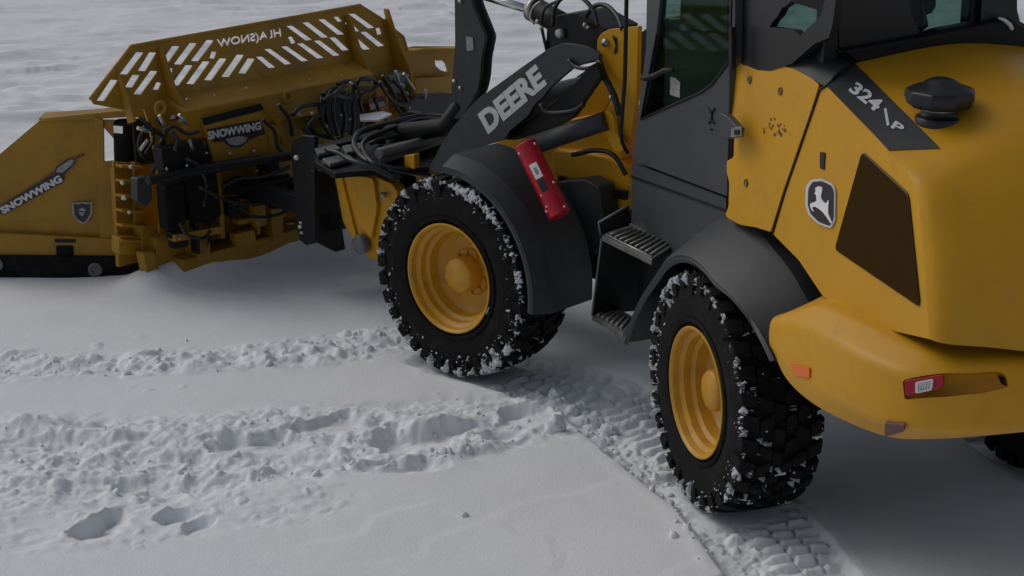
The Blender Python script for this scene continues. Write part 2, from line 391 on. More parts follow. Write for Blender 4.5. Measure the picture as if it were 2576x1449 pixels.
    # lip thrown up along the near edge of band B
    Bl = [G(600, 1185), G(900, 1175), G(1150, 1150), G(1300, 1115), G(1390, 1070), G(1420, 1010)]
    d, sg, al = dline(X+.10*fbm(X*2.2, Y*2.2, 3), Y+.10*fbm(X*2.2+9, Y*2.2, 3), Bl); h = h + .035*np.exp(-(d/.035)**2)*(.55+.9*fbm(X*11, Y*11, 3)) + .02*np.exp(-(d/.10)**2)*(.4+.8*fbm(X*7, Y*7, 4))
    # crack lines in the crust
    for pl, amp in (([G(1190, 1300), G(1330, 1262), G(1450, 1235), G(1585, 1188)], .012), ([G(1240, 1300), G(1300, 1345), G(1385, 1352), G(1392, 1460)], .010), ([G(700, 1375), G(900, 1345), G(960, 1290), G(1130, 1250)], .014), ([G(820, 1420), G(1040, 1400), G(1120, 1340), G(1250, 1290)], .010), ([G(1570, 1500), G(1680, 1440), G(1790, 1400)], .012)):
        pl = [(q.x, q.y) for q in catmull([Vector((*q, 0)) for q in pl], 5)]; d, sg, al = dline(X+.06*fbm(X*2.5, Y*2.5, 4, .6), Y+.06*fbm(X*2.5+8, Y*2.5, 4, .6), pl)
        tl_ = al.max(); h = h + amp*.20*sg*sstep(.16, .0, d)*sstep(-.002, .025, d)*sstep(0, .12, al)*sstep(0, .12, sum(math.hypot(q[0]-p_[0], q[1]-p_[1]) for p_, q in zip(pl[:-1], pl[1:]))-al)
    # --- wheel rut of the left wheels
    rr = L(RF, 0, .65, 0); RU = [G(1950, 1700), G(1935, 1500), (L(RF, -.8, .70, 0).x-.03, L(RF, -.8, .70, 0).y), (rr.x, rr.y), (L(RF, .55, .72, 0).x, L(RF, .55, .72, 0).y), (L(FF, -.75, .60, 0).x, L(FF, -.75, .60, 0).y), (L(FF, 0, .64, 0).x, L(FF, 0, .64, 0).y)]
    d, sg, al = dline(X, Y, RU)
    wl = np.where(sg > 0, .275, .25) + .012*fbm(X*6, Y*6, 3)
    dd = d
    # left edge of the cut, traced
    LE = [G(1830, 1600), G(1770, 1449), G(1685, 1295), G(1600, 1180), G(1540, 1105), G(1480, 1045), G(1400, 985), G(1330, 940)]
    d2, sg2, al2 = dline(X+.008*fbm(X*9, Y*9, 3), Y, LE)
    e = d2*sg2
    e = np.where(vnoise(X*0, Y*0) < 2, e, e)
    inr = sstep(.005, -.05, dd-wl)
    inr = np.maximum(inr, 0)
    cut = inr
    lug = np.sin(al*2*math.pi/.135 + np.where(sg > 0, 1, -1)*d*16)
    lugc = sstep(.2, .75, lug)*sstep(.24, .19, d)*sstep(.0, .03, d)
    tread = -.050 + .005*fbm(X*20, Y*20, 3, .6) + .010*fbm(X*7, Y*7, 2) 
    lft = sstep(.02, -.06, sg*d + .04*fbm(X*4, Y*4, 2))
    bars = sstep(-.15, .45, np.sin(al*2*math.pi/.085 + np.where(sg*d > .085, 2.6, 0)))*sstep(.262, .240, d)*sstep(.0, .012, np.abs(d-.085))*sstep(.0, .012, np.abs(d-.175))
    rough = lft*(.016*fbm(XW*13, YW*13, 4, .6) + .050*clods(XW*13, YW*13+9, .55) + .03*clods(XW*25, YW*25, .5)) + (1-lft)*.030*bars*(.8+.5*fbm(X*6, Y*6, 2))
    h = h*(1-cut) + cut*(tread + rough)
    h = h + .009*np.exp(-((dd-wl-.02)/.04)**2)*np.where(sg < 0, .7, .8)*np.clip(.6+fbm(X*8, Y*8, 3), 0, 2)*sstep(12, 11, Y)
    # right wheels' rut
    for (F, b) in ((RF, -.825),):
        RR = [L(F, -3, b-.05, 0), L(F, 0, b, 0), L(F, 1, b, 0)]; RR = [(q.x, q.y) for q in RR]
        d, sg, al = dline(X, Y, RR); ct = sstep(.22, .17, d)
        lug = np.sin(al*2*math.pi/.135 + sg*d*16); h = h*(1-ct) + ct*(-.04 + .015*sstep(0, .7, lug) + .008*fbm(X*20, Y*20, 3))
    # pressed flat under the tyres
    for (F, b) in ((RF, .64), (RF, -.825), (FF, .64), (FF, -.825)):
        C = L(F, 0, b, 0); da = (X-C.x)*F[1].x+(Y-C.y)*F[1].y; db = (X-C.x)*F[2].x+(Y-C.y)*F[2].y
        m = sstep(.30, .2, np.abs(da))*sstep(.24, .17, np.abs(db)); h = h*(1-m) + m*(-.036)
    # heap pushed against the rut between the wheels
    gx, gy = G(1545, 960); q = np.hypot((X-gx)/.34, (Y-gy)/.22); h = h + .035*np.exp(-q**2)
    # low bank lying against the plough
    bk = [L(FF, 2.16, b_, 0) for b_ in (.92, .4, -.2, -.8, -1.25)]
    q = dline(X, Y, [(v.x, v.y) for v in bk])[0]; h = h + .105*np.exp(-(q/.15)**2)*(1+.45*fbm(X*3.5, Y*3.5, 3)) + .02*np.exp(-(q/.3)**2)
    return h
def build_snow():
    tv = np.concatenate([-np.geomspace(.45, 40, 26)[::-1], np.linspace(-.44, .44, 1000), np.geomspace(.45, 40, 26)])
    ys = [-30, -20, -12, -6, -2, 0, 2, 3.5, 4.5, 5.2, 5.8, 6.2]; y = 6.4; 
    while y < 26: ys.append(y); y *= 1.0 + (.0011 if y < 10.5 else .0022)
    ys += list(np.geomspace(27, 1500, 30)); yv = np.array(ys)
    T, Yg = np.meshgrid(tv, yv); sc = np.where(Yg > 0, Yg*.93+1, 1.0); X = T*sc*.9
    Z = height(X, Yg); out = sstep(.42, .55, np.abs(T)) + sstep(24, 34, Yg); Z = Z*(1-np.clip(out, 0, 1)*.97)
    n0, n1 = Yg.shape; V = np.stack([X, Yg, Z], -1).reshape(-1, 3).astype(np.float32)
    i = np.arange(n0-1)[:, None]*n1 + np.arange(n1-1)[None, :]
    Q = np.stack([i, i+1, i+1+n1, i+n1], -1).reshape(-1, 4).astype(np.int32)
    me = bpy.data.meshes.new('snow_ground'); me.vertices.add(len(V)); me.vertices.foreach_set('co', V.ravel())
    me.loops.add(Q.size); me.loops.foreach_set('vertex_index', Q.ravel()); me.polygons.add(len(Q))
    me.polygons.foreach_set('loop_start', np.arange(0, Q.size, 4, dtype=np.int32)); me.polygons.foreach_set('loop_total', np.full(len(Q), 4, np.int32))
    me.polygons.foreach_set('use_smooth', np.ones(len(Q), bool)); me.update(calc_edges=True); me.validate()
    o = link('snow_ground', me, 'snow'); o['kind'] = 'structure'; return o
build_snow()
def hz(x, y): return float(height(np.array([[x]]), np.array([[y]]))[0, 0])

# ================================================================== WHEEL LOADER
LO = L(RF, 0, 0, 0)
loader = thing('wheel_loader', 'yellow and black articulated wheel loader steered left in the snow', 'wheel loader', LO)

# ---- wheels
TW = .165                                             # half tyre width
def make_wheel(F, side, seed):
    random.seed(seed)
    C = L(F, 0, side*(HW-TW + (.19 if side < 0 else 0)), WR); ax = DIR(F, 0, side, 0); fw = F[1]; up = Vector((0, 0, 1))
    def cyl(y, r, an): return C + ax*y + (fw*math.cos(an) + up*math.sin(an))*r
    # rim: outer flange, stepped barrel, dished disc
    mb = MB()
    prof = [(TW-.012, .262), (TW+.000, .273), (TW+.005, .272), (TW+.006, .266), (TW-.004, .256), (TW-.030, .250), (TW-.036, .244), (TW-.044, .232), (TW-.075, .228), (TW-.082, .220), (TW-.088, .212), (TW-.120, .208), (TW-.135, .202), (TW-.150, .186), (TW-.160, .170), (TW-.163, .120), (TW-.150, .112), (TW-.150, .0)]
    mb.lathe(C, ax, prof, 64, True, ref=fw)
    rim = mb.build('wheel', 'rim', loader, at=C); rim.data.set_sharp_from_angle(angle=R(24))
    for e in range(1): pass
    mb = MB(); mb.lathe(C, ax, [(TW-.15, .088), (TW-.07, .086), (TW-.058, .078), (TW-.055, .0)], 40, ref=fw)
    hub = mb.build('hub', 'rim', rim, at=C)
    mb = MB()
    for k in range(5):
        an = R(64) + k*2*math.pi/5
        mb.lathe(cyl(TW-.168, .147, an), ax, [(0, .018), (.002, .018), (.003, 0)], 16, ref=fw)
    mb.build('bolt_hole', 'black', rim, at=C, each=True)
    mb = MB()
    for k in range(10):
        an = R(10) + k*2*math.pi/10
        mb.lathe(cyl(TW-.15, .101, an), ax, [(0, .009), (.012, .009), (.013, 0)], 6, smooth=False, ref=fw)
    mb.build('wheel_nut', 'rim', rim, at=C, each=True)
    # tyre carcass
    mb = MB(); R0 = RT-.022
    half = [(.0, R0), (.09, R0-.002), (.135, R0-.010), (.155, R0-.026), (.166, R0-.06), (.170, R0-.11), (.168, .33), (.160, .30), (.150, .272), (.12, .255)]
    prof = [(-y, r) for y, r in half[::-1]] + half[1:]
    mb.lathe(C, ax, prof, 96, True, ref=fw)
    for rr in (.292, .300, .365):                     # raised sidewall ribs
        mb.lathe(C, ax, [(.163, rr-.005), (.1705, rr-.002), (.1705, rr+.002), (.166, rr+.005)], 96, True, ref=fw)
    N = 31; da = 2*math.pi/N
    def crown(y): return .016*(abs(y)/.165)**3
    def lug(a0, w, y0, y1, skew, top, bend=0):
        vs = []; ny = 4
        for i in range(ny+1):
            f = i/ny; y = y0 + (y1-y0)*f; ac = a0 + skew*f + bend*math.sin(math.pi*f)
            for (aa, rr) in ((ac-w*.56, R0-.012-crown(y)), (ac-w*.44, top-crown(y)), (ac+w*.44, top-crown(y)), (ac+w*.56, R0-.012-crown(y))): vs.append(cyl(y, rr, aa))
        fs = []
        for i in range(ny):
            for j in range(3): fs.append((i*4+j, i*4+j+1, (i+1)*4+j+1, (i+1)*4+j))
        fs.append((0, 1, 2, 3)); fs.append((ny*4+3, ny*4+2, ny*4+1, ny*4))
        mb.add(vs, fs)
    for k in range(N):
        for sgn in (1, -1):
            a = k*da + (da/2 if sgn < 0 else 0)
            lug(a, da*.66, sgn*.172, sgn*.112, .03, RT)
            lug(a+.05, da*.50, sgn*.104, sgn*.050, .05*(-1)**k, RT, .01)
            lug(a+.12, da*.58, sgn*.044, sgn*.004, .03, RT)
            lug(a+.12+da*.5, da*.20, sgn*.092, sgn*.060, .02, RT-.004)
            lng = .070 if k % 2 else .048             # shoulder block running down the sidewall
            a0_, a1_ = a-da*.31, a+da*.31
            vs = [cyl(sgn*.158, R0-lng-.01, a0_+.02), cyl(sgn*.158, R0-lng-.01, a1_-.02), cyl(sgn*.158, RT-.016, a1_), cyl(sgn*.158, RT-.016, a0_),
                  cyl(sgn*.1735, R0-lng, a0_+.025), cyl(sgn*.1735, R0-lng, a1_-.025), cyl(sgn*.174, RT-.024, a1_-.006), cyl(sgn*.174, RT-.024, a0_+.006)]
            mb.add(vs, [(0, 1, 2, 3), (7, 6, 5, 4), (0, 4, 5, 1), (1, 5, 6, 2), (2, 6, 7, 3), (3, 7, 4, 0)])
    ty = mb.build('tyre', 'rubber', rim, at=C)
    # packed snow: crust of small flakes wedged along the outer shoulder and in the grooves
    mb = MB(); front = F is FF
    def flake(p, r, sc, an, jit=.55):
        er = fw*math.cos(an) + up*math.sin(an); et = -fw*math.sin(an) + up*math.cos(an)
        bm = bmesh.new(); bmesh.ops.create_icosphere(bm, subdivisions=1, radius=1); tw_ = random.uniform(-.6, .6)
        vs = []
        for v in bm.verts:
            j = 1 + jit*(random.random()-.5)*2; x, y, z = v.co.x*sc[0]*j, v.co.y*sc[1]*j, v.co.z*sc[2]*j
            x, y = x*math.cos(tw_)-y*math.sin(tw_), x*math.sin(tw_)+y*math.cos(tw_)
            vs.append(p + (et*x + ax*y + er*z)*r)
        mb.add(vs, [tuple(v.index for v in f.verts) for f in bm.faces], False); bm.free()
    NA = 900; prof = []                                # (y, r, hidden depth)
    for t in range(15): y = -.165 + t*.0205; prof.append((y, RT - crown(y) - .001))
    for y, r in ((.134, RT-.010), (.141, RT-.011), (.148, RT-.013), (.155, RT-.016), (.161, RT-.019), (.166, RT-.023), (.170, RT-.029), (.1725, RT-.037), (.1735, RT-.046), (.1735, RT-.056), (.173, RT-.066), (.172, RT-.078), (.1715, RT-.092), (.171, RT-.108)): prof.append((y, r))
    NP = len(prof); an = np.linspace(0, 2*np.pi, NA, endpoint=False)[:, None]; py_ = np.array([p[0] for p in prof])[None, :]; pr_ = np.array([p[1] for p in prof])[None, :]
    arc = np.cumsum([0]+[math.hypot(prof[k+1][0]-prof[k][0], prof[k+1][1]-prof[k][1]) for k in range(NP-1)])[None, :]
    U = an*.5 + seed*9.7; V = arc + 0*an
    n1_ = fbm(U*85, V*85, 4, .6); n2_ = fbm(U*22+5, V*14, 3); n3_ = fbm(U*6+40, V*0+2.5, 2)
    dega = np.degrees(an) % 360
    back = sstep(60, 100, dega)*sstep(285, 250, dega)
    sh_c = arc[0, 15+6]; shoulder = np.exp(-((V-sh_c)/.022)**2); side = np.exp(-((V-sh_c-.045)/.03)**2)
    gapf = .5+.5*np.cos((an/da % 1)*2*math.pi + math.pi)     # 1 between two lugs
    val = n1_*.9 + n2_*.55 + n3_*.35 + shoulder*((.62 if front else .50)*back + .42*(1-back)) + side*.16*back + .16*gapf*(.3+shoulder) - .60
    val = val + (V < sh_c-.04)*(.10 if not front else .04)
    hgt = np.where(val > 0, .0010 + np.clip(val, 0, .5)*.026, -.030)
    ny_ = np.where(py_ > .150, np.clip((py_-.150)/.022, 0, 1), 0); nr_ = np.sqrt(1-np.minimum(ny_, .96)**2)
    Yv = py_ + hgt*ny_; Rv = pr_ + hgt*nr_
    ca, sa_ = np.cos(an), np.sin(an)
    A3 = np.array(ax); F3 = np.array(fw); U3 = np.array(up); C3 = np.array(C)
    VV = C3 + Yv[..., None]*A3 + (Rv*ca)[..., None]*F3 + (Rv*sa_)[..., None]*U3
    ok_ = val > 0; need = ok_ | np.roll(ok_, 1, 0) | np.roll(ok_, -1, 0); 
    faces = []; ids = {}
    vlist = []
    def vid(a_, b_):
        k_ = (a_ % NA, b_)
        if k_ not in ids: ids[k_] = len(vlist); vlist.append(Vector(VV[k_[0], b_]))
        return ids[k_]
    anyq = ok_ | np.roll(ok_, -1, 0); anyq = anyq[:, :-1] | anyq[:, 1:]
    for a_, b_ in zip(*np.nonzero(anyq)): faces.append((vid(a_, b_), vid(a_, b_+1), vid(a_+1, b_+1), vid(a_+1, b_)))
    mb.add(vlist, faces, False)
    for k in range(60 if front else 40):              # dusting on the sidewall
        an = random.uniform(R(180), R(410)); flake(cyl(.171, R0-random.uniform(.03, .10), an), random.uniform(.002, .006), (1.3, .5, 1), an)
    mb.build('packed_snow', 'snowbit', rim, at=C, kind='stuff')
    return rim
make_wheel(RF, 1, 1); make_wheel(FF, 1, 2)
w3 = make_wheel(RF, -1, 3); w4 = make_wheel(FF, -1, 4)

# ---- fenders
def fender(F, side, prof, arcs, C, name='fender'):
    """prof: list of (b offset, radius) from lip to inboard; arcs (deg0, deg1); swept shell with thickness"""
    mb = MB(); seg = 40; a0, a1 = R(arcs[0]), R(arcs[1])
    th = .012; full = prof + [(b, r-th) for b, r in prof[::-1]]
    ring = []
    for k in range(seg+1):
        an = a0+(a1-a0)*k/seg
        ring.append([L(F, C[0]+r(an)*math.cos(an) if callable(r) else C[0]+r*math.cos(an), side*b, C[1]+(r(an) if callable(r) else r)*math.sin(an)) for b, r in full])
    n = len(full); vs = [p for q in ring for p in q]; fs = []
    for k in range(seg):
        for j in range(n): fs.append((k*n+j, k*n+(j+1) % n, (k+1)*n+(j+1) % n, (k+1)*n+j))
    mb.add(vs, fs, True); mb.add(ring[0], [tuple(range(n))]); mb.add(ring[-1], [tuple(range(n))[::-1]])
    return mb
for sd_ in (1, -1):
    mb = fender(FF, sd_, [(.815, .535), (.818, .552), (.745, .605), (.735, .610), (.45, .610)], (-14, -14), (0, .47)) if False else None
    prof = [(.812, .535), (.816, .556), (.740, .596), (.728, .600), (.44, .602)]
    m_ = fender(FF, sd_, prof, (88, 186), (0, .47)); 
    o = m_.build('front_fender', 'fender', loader, label='dark grey front fender over the tyre'); o.data.set_sharp_from_angle(angle=R(17))
    # rear fender: wider arch, flared down to the bumper
    def rl(base, flare):
        return lambda an: base + flare*max(0, (math.degrees(an)-105)/45)**1.5 + .17*max(0, (28-math.degrees(an))/30)**1.6
    fl = [(.812, .545), (.818, .562), (.790, .590), (.66, .66), (.60, .70), (.50, .705)]
    mb = MB(); seg = 48; n0 = None; ring = []
    for k in range(seg+1):
        d_ = -3 + (152+3)*k/seg; an = R(d_); fwdx = max(0, (45-d_)/48)
        flr = .27*max(0, (d_-108)/42)**1.35; frt = .205*fwdx**1.7
        row = []
        for j, (b, r) in enumerate(fl):
            q = r + flr*(1-.12*j) + frt
            if d_ < 30 and j > 2: q = r + frt - (r-.60)*min(1, (30-d_)/25)
            row.append((b, q))
        full = row + [(b-(.003 if j == 0 else 0), q-.014) for j, (b, q) in list(enumerate(row))[::-1]]
        ring.append([L(RF, q*math.cos(an), sd_*b, .47+q*math.sin(an)) for b, q in full]); n0 = len(full)
    vs = [p for q in ring for p in q]; fs = []
    for k in range(seg):
        for j in range(n0): fs.append((k*n0+j, k*n0+(j+1) % n0, (k+1)*n0+(j+1) % n0, (k+1)*n0+j))
    mb.add(vs, fs, True); mb.add(ring[0], [tuple(range(n0))]); mb.add(ring[-1], [tuple(range(n0))[::-1]])
    fo = mb.build('rear_fender', 'fender', loader, label='wide dark grey rear fender flaring into the bumper')
    fo.data.set_sharp_from_angle(angle=R(25))
    if sd_ == 1:
        pk = poly(RF, [(1745, 622), (1748, 592), (1800, 576), (1812, 590)], (0, 1, .9), .735+.9*1.12-.13)
        MB().prism(pk, DIR(RF, 0, .004, .004)).build('pocket', 'black', fo)

# ---- hood side plane and panels
SN, SC = (0, 1, .10), .65+.12                          # b = .65 - .1 (c - 1.2)
def S(x, y, off=0): return P(RF, x, y, SN, SC+off)
OUT = DIR(RF, 0, 1, .1).normalized()
side_poly = [(2068, 213), (2080, 218), (2150, 290), (2235, 380), (2300, 468), (2322, 620), (2332, 760), (2338, 853), (2250, 833), (2160, 795), (2070, 745), (2010, 655), (1943, 587), (1975, 480), (2040, 290)]
def mirror(p):
    a, b, c = loc(RF, p); return L(RF, a, -b, c)
E_ = [S(*q) for q in [(2080, 218), (2150, 290), (2235, 380), (2300, 468), (2322, 620), (2332, 760), (2338, 853)]]
ipl = [((2150, 160), 'b', .425), ((2225, 235), 'b', .45), ((2365, 375), 'b', .47), ((2432, 455), 'a', -1.37), ((2468, 620), 'a', -1.50), ((2484, 760), 'a', -1.57), ((2480, 873), 'a', -1.60)]
I_ = [P(RF, x, y, n, c) for (x, y), n, c in ipl]
T_ = [L(RF, a, 0, c) for a, c in [(-.45, 1.945), (-.75, 1.925), (-1.17, 1.86), (-1.42, 1.72), (-1.57, 1.50), (-1.64, 1.27), (-1.66, 1.10)]]
cols = []
for row in range(7):
    e, i_, t = E_[row], I_[row], T_[row]; cols.append([e, i_, t, mirror(i_), mirror(e)])
rows = [catmull([c[k] for c in cols], 6) for k in range(5)]      # refine along the rows
grid = []
for r_ in range(len(rows[0])):
    pts = [rows[k][r_] for k in range(5)]
    k_ = min(1, max(0, (r_-11)/7)); k_ = k_*k_*(3-2*k_); ln_ = (pts[1]-pts[0]).length
    def rnd(p0, p1, p2, sgn):
        t0 = (DIR(RF, -1, 0, 0) + (p1-p0).normalized()*.25).normalized()*ln_*1.15; t1 = (p2-p0).normalized()*ln_
        out = []
        for q_ in range(8):
            t = q_/8; hm = (2*t**3-3*t*t+1)*p0 + (t**3-2*t*t+t)*t0 + (-2*t**3+3*t*t)*p1 + (t**3-t*t)*t1
            out.append(p0.lerp(p1, t).lerp(hm, k_))
        return out
    seg1 = rnd(pts[0], pts[1], pts[2], 1); seg3 = [mirror(p) for p in seg1][::-1]
    q = catmull([pts[0], pts[1], pts[2], pts[3], pts[4]], 8)
    mid = [ (1-0)*p for p in q[8:25]]
    grid.append(seg1 + mid + seg3)
mb = MB(); nc = len(grid[0]); mb.add([p for g in grid for p in g], [(r*nc+c, r*nc+c+1, (r+1)*nc+c+1, (r+1)*nc+c) for r in range(len(grid)-1) for c in range(nc-1)], True)
edge = [g[0] for g in grid]
for m_ in (0, 1):
    # side face with a gently bulged centre
    low = [S(*q) for q in [(2250, 833), (2160, 795), (2070, 745), (2010, 655), (1943, 587), (1975, 480), (2040, 290), (2064, 222)]]
    pts = edge + low
    if m_: pts = [mirror(p) for p in pts][::-1]
    mb.add(pts, [tuple(range(len(pts)))[::-1]])
hood = mb.build('hood', 'yellow', loader)
# dark engine space under the hood keeps light out
MB().box(RF, -1.15, -.3, -.45, .45, .80, 1.50).build('engine_block', 'black', loader)
# 324 strip
mb = MB(); st = []
for r_ in range(0, 13):
    e, i_ = rows[0][r_], rows[1][r_]; st.append((e, i_))
nn = (st[6][1]-st[6][0]).cross(st[12][0]-st[0][0]).normalized()
if nn.z < 0: nn = -nn
end = S(2235, 380)
vs = []
for k, (e, i_) in enumerate(st): vs += [e+nn*.004, i_+nn*.004]
mb.add(vs, [(2*k, 2*k+1, 2*k+3, 2*k+2) for k in range(12)], True)
strip = mb.build('number_strip', 'fender', hood)
pn = nn; c0 = None
def SP(x, y, off=.008):
    """point on the strip: find the position on its facets along the sight line"""
    best = None
    u, v = (x-1288)/FPX, (y-724.5)/FPX; d = Vector((u, CT-v*ST, -ST-v*CT)); o = Vector((0, 0, CAMH))
    for k in range(12):
        a, b, c = st[k][0], st[k][1], st[k+1][0]; n = (b-a).cross(c-a).normalized()
        if n.z < 0: n = -n
        t = (n.dot(a)-n.dot(o))/n.dot(d); p = o+d*t
        ed = (c-a); s_ = (p-a).dot(ed)/ed.dot(ed)
        if best is None or abs(s_-.5) < best[0]: best = (abs(s_-.5), p+n*off)
    return best[1]
bpy.context.view_layer.update()
def snap(mb, obj, lift, n):
    o = worg(obj); nv_ = []
    for v in mb.v:
        ok, p, nn_, i = obj.closest_point_on_mesh(v - o)
        nv_.append(p + o + n*lift if ok else v)
    mb.v = nv_; return mb
def RC(obj, x, y):
    p, n_ = surf(x, y, obj); return p
snap(text_quad('324', RC(strip, 2133, 229), RC(strip, 2202, 284), RC(strip, 2156, 206), Vector(), .035), strip, .003, pn).build('lettering', 'silver', strip)
snap(text_quad('P', RC(strip, 2240, 322), RC(strip, 2265, 337), RC(strip, 2253, 305), Vector(), .03), strip, .003, pn).build('lettering', 'silver', strip)
MB().add([RC(strip, *q)+pn*.003 for q in [(2224, 276), (2230, 273), (2238, 316), (2231, 318)]], [(0, 1, 2, 3)]).build('lettering', 'silver', strip)
# vent, badge, slit
vp = rounded([S(x, y, .003) for x, y in [(2170, 384), (2285, 490), (2314, 770), (2102, 626)]], .02)
mb = MB(); mb.prism(vp, OUT*.004); vent = mb.build('side_vent', 'mesh', hood, label='dark brown mesh vent in the side of the hood')
fr = [S(x, y, .003) for x, y in [(2170, 384), (2285, 490), (2314, 770), (2102, 626)]]
MB().tube(rounded(fr, .02)+[rounded(fr, .02)[0]], .004, 6).build('vent_frame', 'trim', vent)
bo = [(2042, 452), (2068, 449), (2096, 462), (2104, 478), (2103, 556), (2092, 575), (2060, 563), (2036, 540), (2028, 515), (2030, 470)]
cx, cy = 2067, 512
b1 = rounded([S(x, y, .002) for x, y in bo], .015); b2 = rounded([S(cx+(x-cx)*.86, cy+(y-cy)*.9, .006) for x, y in bo], .012)
badge = MB().prism(b1, OUT*.005).build('badge', 'silver', hood, label='shield badge with a white leaping deer')
MB().prism(b2, OUT*.003).build('badge_field', 'decal_dark', badge)
def c7(x, y): return ((2900+x/1.449)/1.4907, y/1.449/1.4907)
deer = [(240, 1015), (255, 1012), (268, 1022), (266, 1040), (262, 1060), (262, 1078), (275, 1098), (290, 1105), (297, 1090), (303, 1088), (300, 1125), (300, 1160), (312, 1190), (322, 1215), (312, 1212), (292, 1180), (268, 1150), (250, 1135), (228, 1122), (212, 1128), (222, 1150), (212, 1145), (202, 1122), (203, 1105), (222, 1100), (238, 1090), (234, 1060), (226, 1050), (232, 1040), (230, 1022)]
MB().prism([S(*c7(*q), .010) for q in deer], OUT*.002).build('deer_emblem', 'white', badge)
MB().prism(rounded([S(x, y, .002) for x, y in [(2064, 382), (2077, 384), (2074, 427), (2064, 424)]], .006), OUT*.003).build('hood_latch', 'trim', hood)
# yellow panel beside the cab
yp = [(1838, 158), (1843, 150), (1852, 152), (1872, 163), (1905, 167), (1935, 160), (1956, 160), (2000, 175), (2040, 196), (2060, 214), (2036, 290), (1970, 480), (1938, 584), (1900, 572), (1862, 566), (1828, 548), (1824, 538), (1832, 520), (1834, 460), (1827, 430), (1828, 405), (1845, 395), (1848, 300), (1838, 290), (1833, 265), (1835, 200)]
panel = MB().prism(rounded([S(x, y, .004) for x, y in yp], .012, 3), -OUT*.03).build('side_panel', 'yellow', loader, label='yellow body panel between cab door and hood', bevel=.004)
for x, y in [(1886, 201), (1963, 229), (1877, 460)]:
    c = S(x, y, .006); MB().lathe(c, OUT, [(0, .016), (.004, .015), (.004, .009), (.002, .008), (.002, 0)], 20).build('panel_clip', 'scrape', panel)
mb = MB(); random.seed(5)
for k in range(26):
    x = random.gauss(1952, 14); y = random.gauss(326, 11); c = S(x, y, .0055)
    r = random.uniform(.003, .010); pts = [c + DIR(RF, math.cos(t)*r*random.uniform(.5, 1.3), 0, math.sin(t)*r*random.uniform(.4, 1.1)) for t in [i*math.pi/4 for i in range(8)]]
    mb.prism(pts, OUT*.0008)
mb.build('scuff_marks', 'scrape', panel)

# ---- bumper / counterweight
def bumper():
    # plan stations from the wheel arch round to the centre: (a, b) for top edge, waist, tail step, bottom edge with heights
    prof = [
        # top inner,        top edge,           shoulder,           waist low,          bottom edge,        underside
        [(-.62, .60, 1.02), (-.64, .775, .995), (-.655, .800, .975), (-.665, .805, .90), (-.675, .79, .865), (-.70, .60, .86)],
        [(-.72, .60, 1.09), (-.78, .770, 1.055), (-.80, .806, 1.02), (-.80, .812, .89), (-.80, .795, .80), (-.80, .60, .78)],
        [(-.93, .60, 1.14), (-.93, .735, 1.125), (-.98, .808, 1.06), (-.98, .815, .88), (-.97, .785, .775), (-.95, .60, .76)],
        [(-1.15, .60, 1.15), (-1.17, .705, 1.14), (-1.19, .800, 1.075), (-1.20, .812, .88), (-1.17, .755, .775), (-1.12, .55, .75)],
        [(-1.38, .55, 1.145), (-1.42, .66, 1.135), (-1.43, .765, 1.075), (-1.45, .775, .88), (-1.38, .69, .785), (-1.30, .50, .75)],
        [(-1.50, .45, 1.135), (-1.56, .585, 1.125), (-1.60, .665, 1.07), (-1.62, .675, .90), (-1.50, .595, .812), (-1.35, .45, .77)],
        [(-1.58, .30, 1.12), (-1.66, .42, 1.105), (-1.71, .46, 1.06), (-1.73, .47, .91), (-1.58, .42, .835), (-1.40, .38, .78)],
        [(-1.60, .0, 1.11), (-1.70, .0, 1.095), (-1.76, .0, 1.05), (-1.78, .0, .92), (-1.62, .0, .845), (-1.42, .0, .79)]]
    st_ = []
    for j in range(6):
        half = [Vector(p[j]) for p in prof]; full = half + [Vector((v.x, -v.y, v.z)) for v in half[::-1][1:]]
        st_.append(catmull(full, 6))
    mb = MB(); n = len(st_[0]); lines = []
    for i in range(n):
        q = [st_[j][i] for j in range(6)]; ln = [q[0]]
        for j in range(1, 5):                         # rounded corners, flat faces between
            p0, p1, p2 = q[j-1], q[j], q[j+1]; r_ = .022 if j in (1, 4) else .030
            a_ = p1 + (p0-p1).normalized()*min(r_, (p0-p1).length*.45); c_ = p1 + (p2-p1).normalized()*min(r_, (p2-p1).length*.45)
            for t in (0, .25, .5, .75, 1): ln.append((1-t)**2*a_ + 2*t*(1-t)*p1 + t*t*c_)
        ln.append(q[5]); lines.append(ln)
    m_ = len(lines[0]); allp = [L(RF, *p) for l in lines for p in l]
    mb.add(allp, [(i*m_+j, (i+1)*m_+j, (i+1)*m_+(j+1) % m_, i*m_+(j+1) % m_) for i in range(n-1) for j in range(m_)] + [tuple(range(m_)), tuple((n-1)*m_+j for j in range(m_))[::-1]], True)
    o = mb.build('bumper', 'yellow', loader, label='heavy yellow rear bumper below the hood')
    bm = bmesh.new(); bm.from_mesh(o.data); bmesh.ops.recalc_face_normals(bm, faces=bm.faces); bm.to_mesh(o.data); bm.free()
    return o, lines
bump, BL_ = bumper()
MB().box(RF, -1.25, -.60, -.52, .52, .86, 1.06).build('counterweight_core', 'black', loader)
bpy.context.view_layer.update()
def on(obj, pts, lift=.003, flat=True, fallback=None):
    out = []; ns = Vector()
    for x, y in pts:
        p, n = surf(x, y, obj)
        if p is None: continue
        out.append((p, n)); ns += n
    ns.normalize(); return [p + ns*lift for p, n in out], ns
pts, n = on(bump, [(1992, 915), (2041, 924), (2040, 950), (2000, 944)], .0); MB().prism(rounded([p+n*.002 for p in pts], .006), n*.006).build('side_marker', 'orange', bump, label='small orange side marker lamp', bevel=.002)
pts, n = on(bump, [(2278, 958), (2376, 942), (2377, 968), (2362, 980), (2280, 999)], .0)
tl = MB().prism(rounded([p+n*.0 for p in pts], .012), n*.016).build('tail_light', 'redlens', bump, bevel=.003)
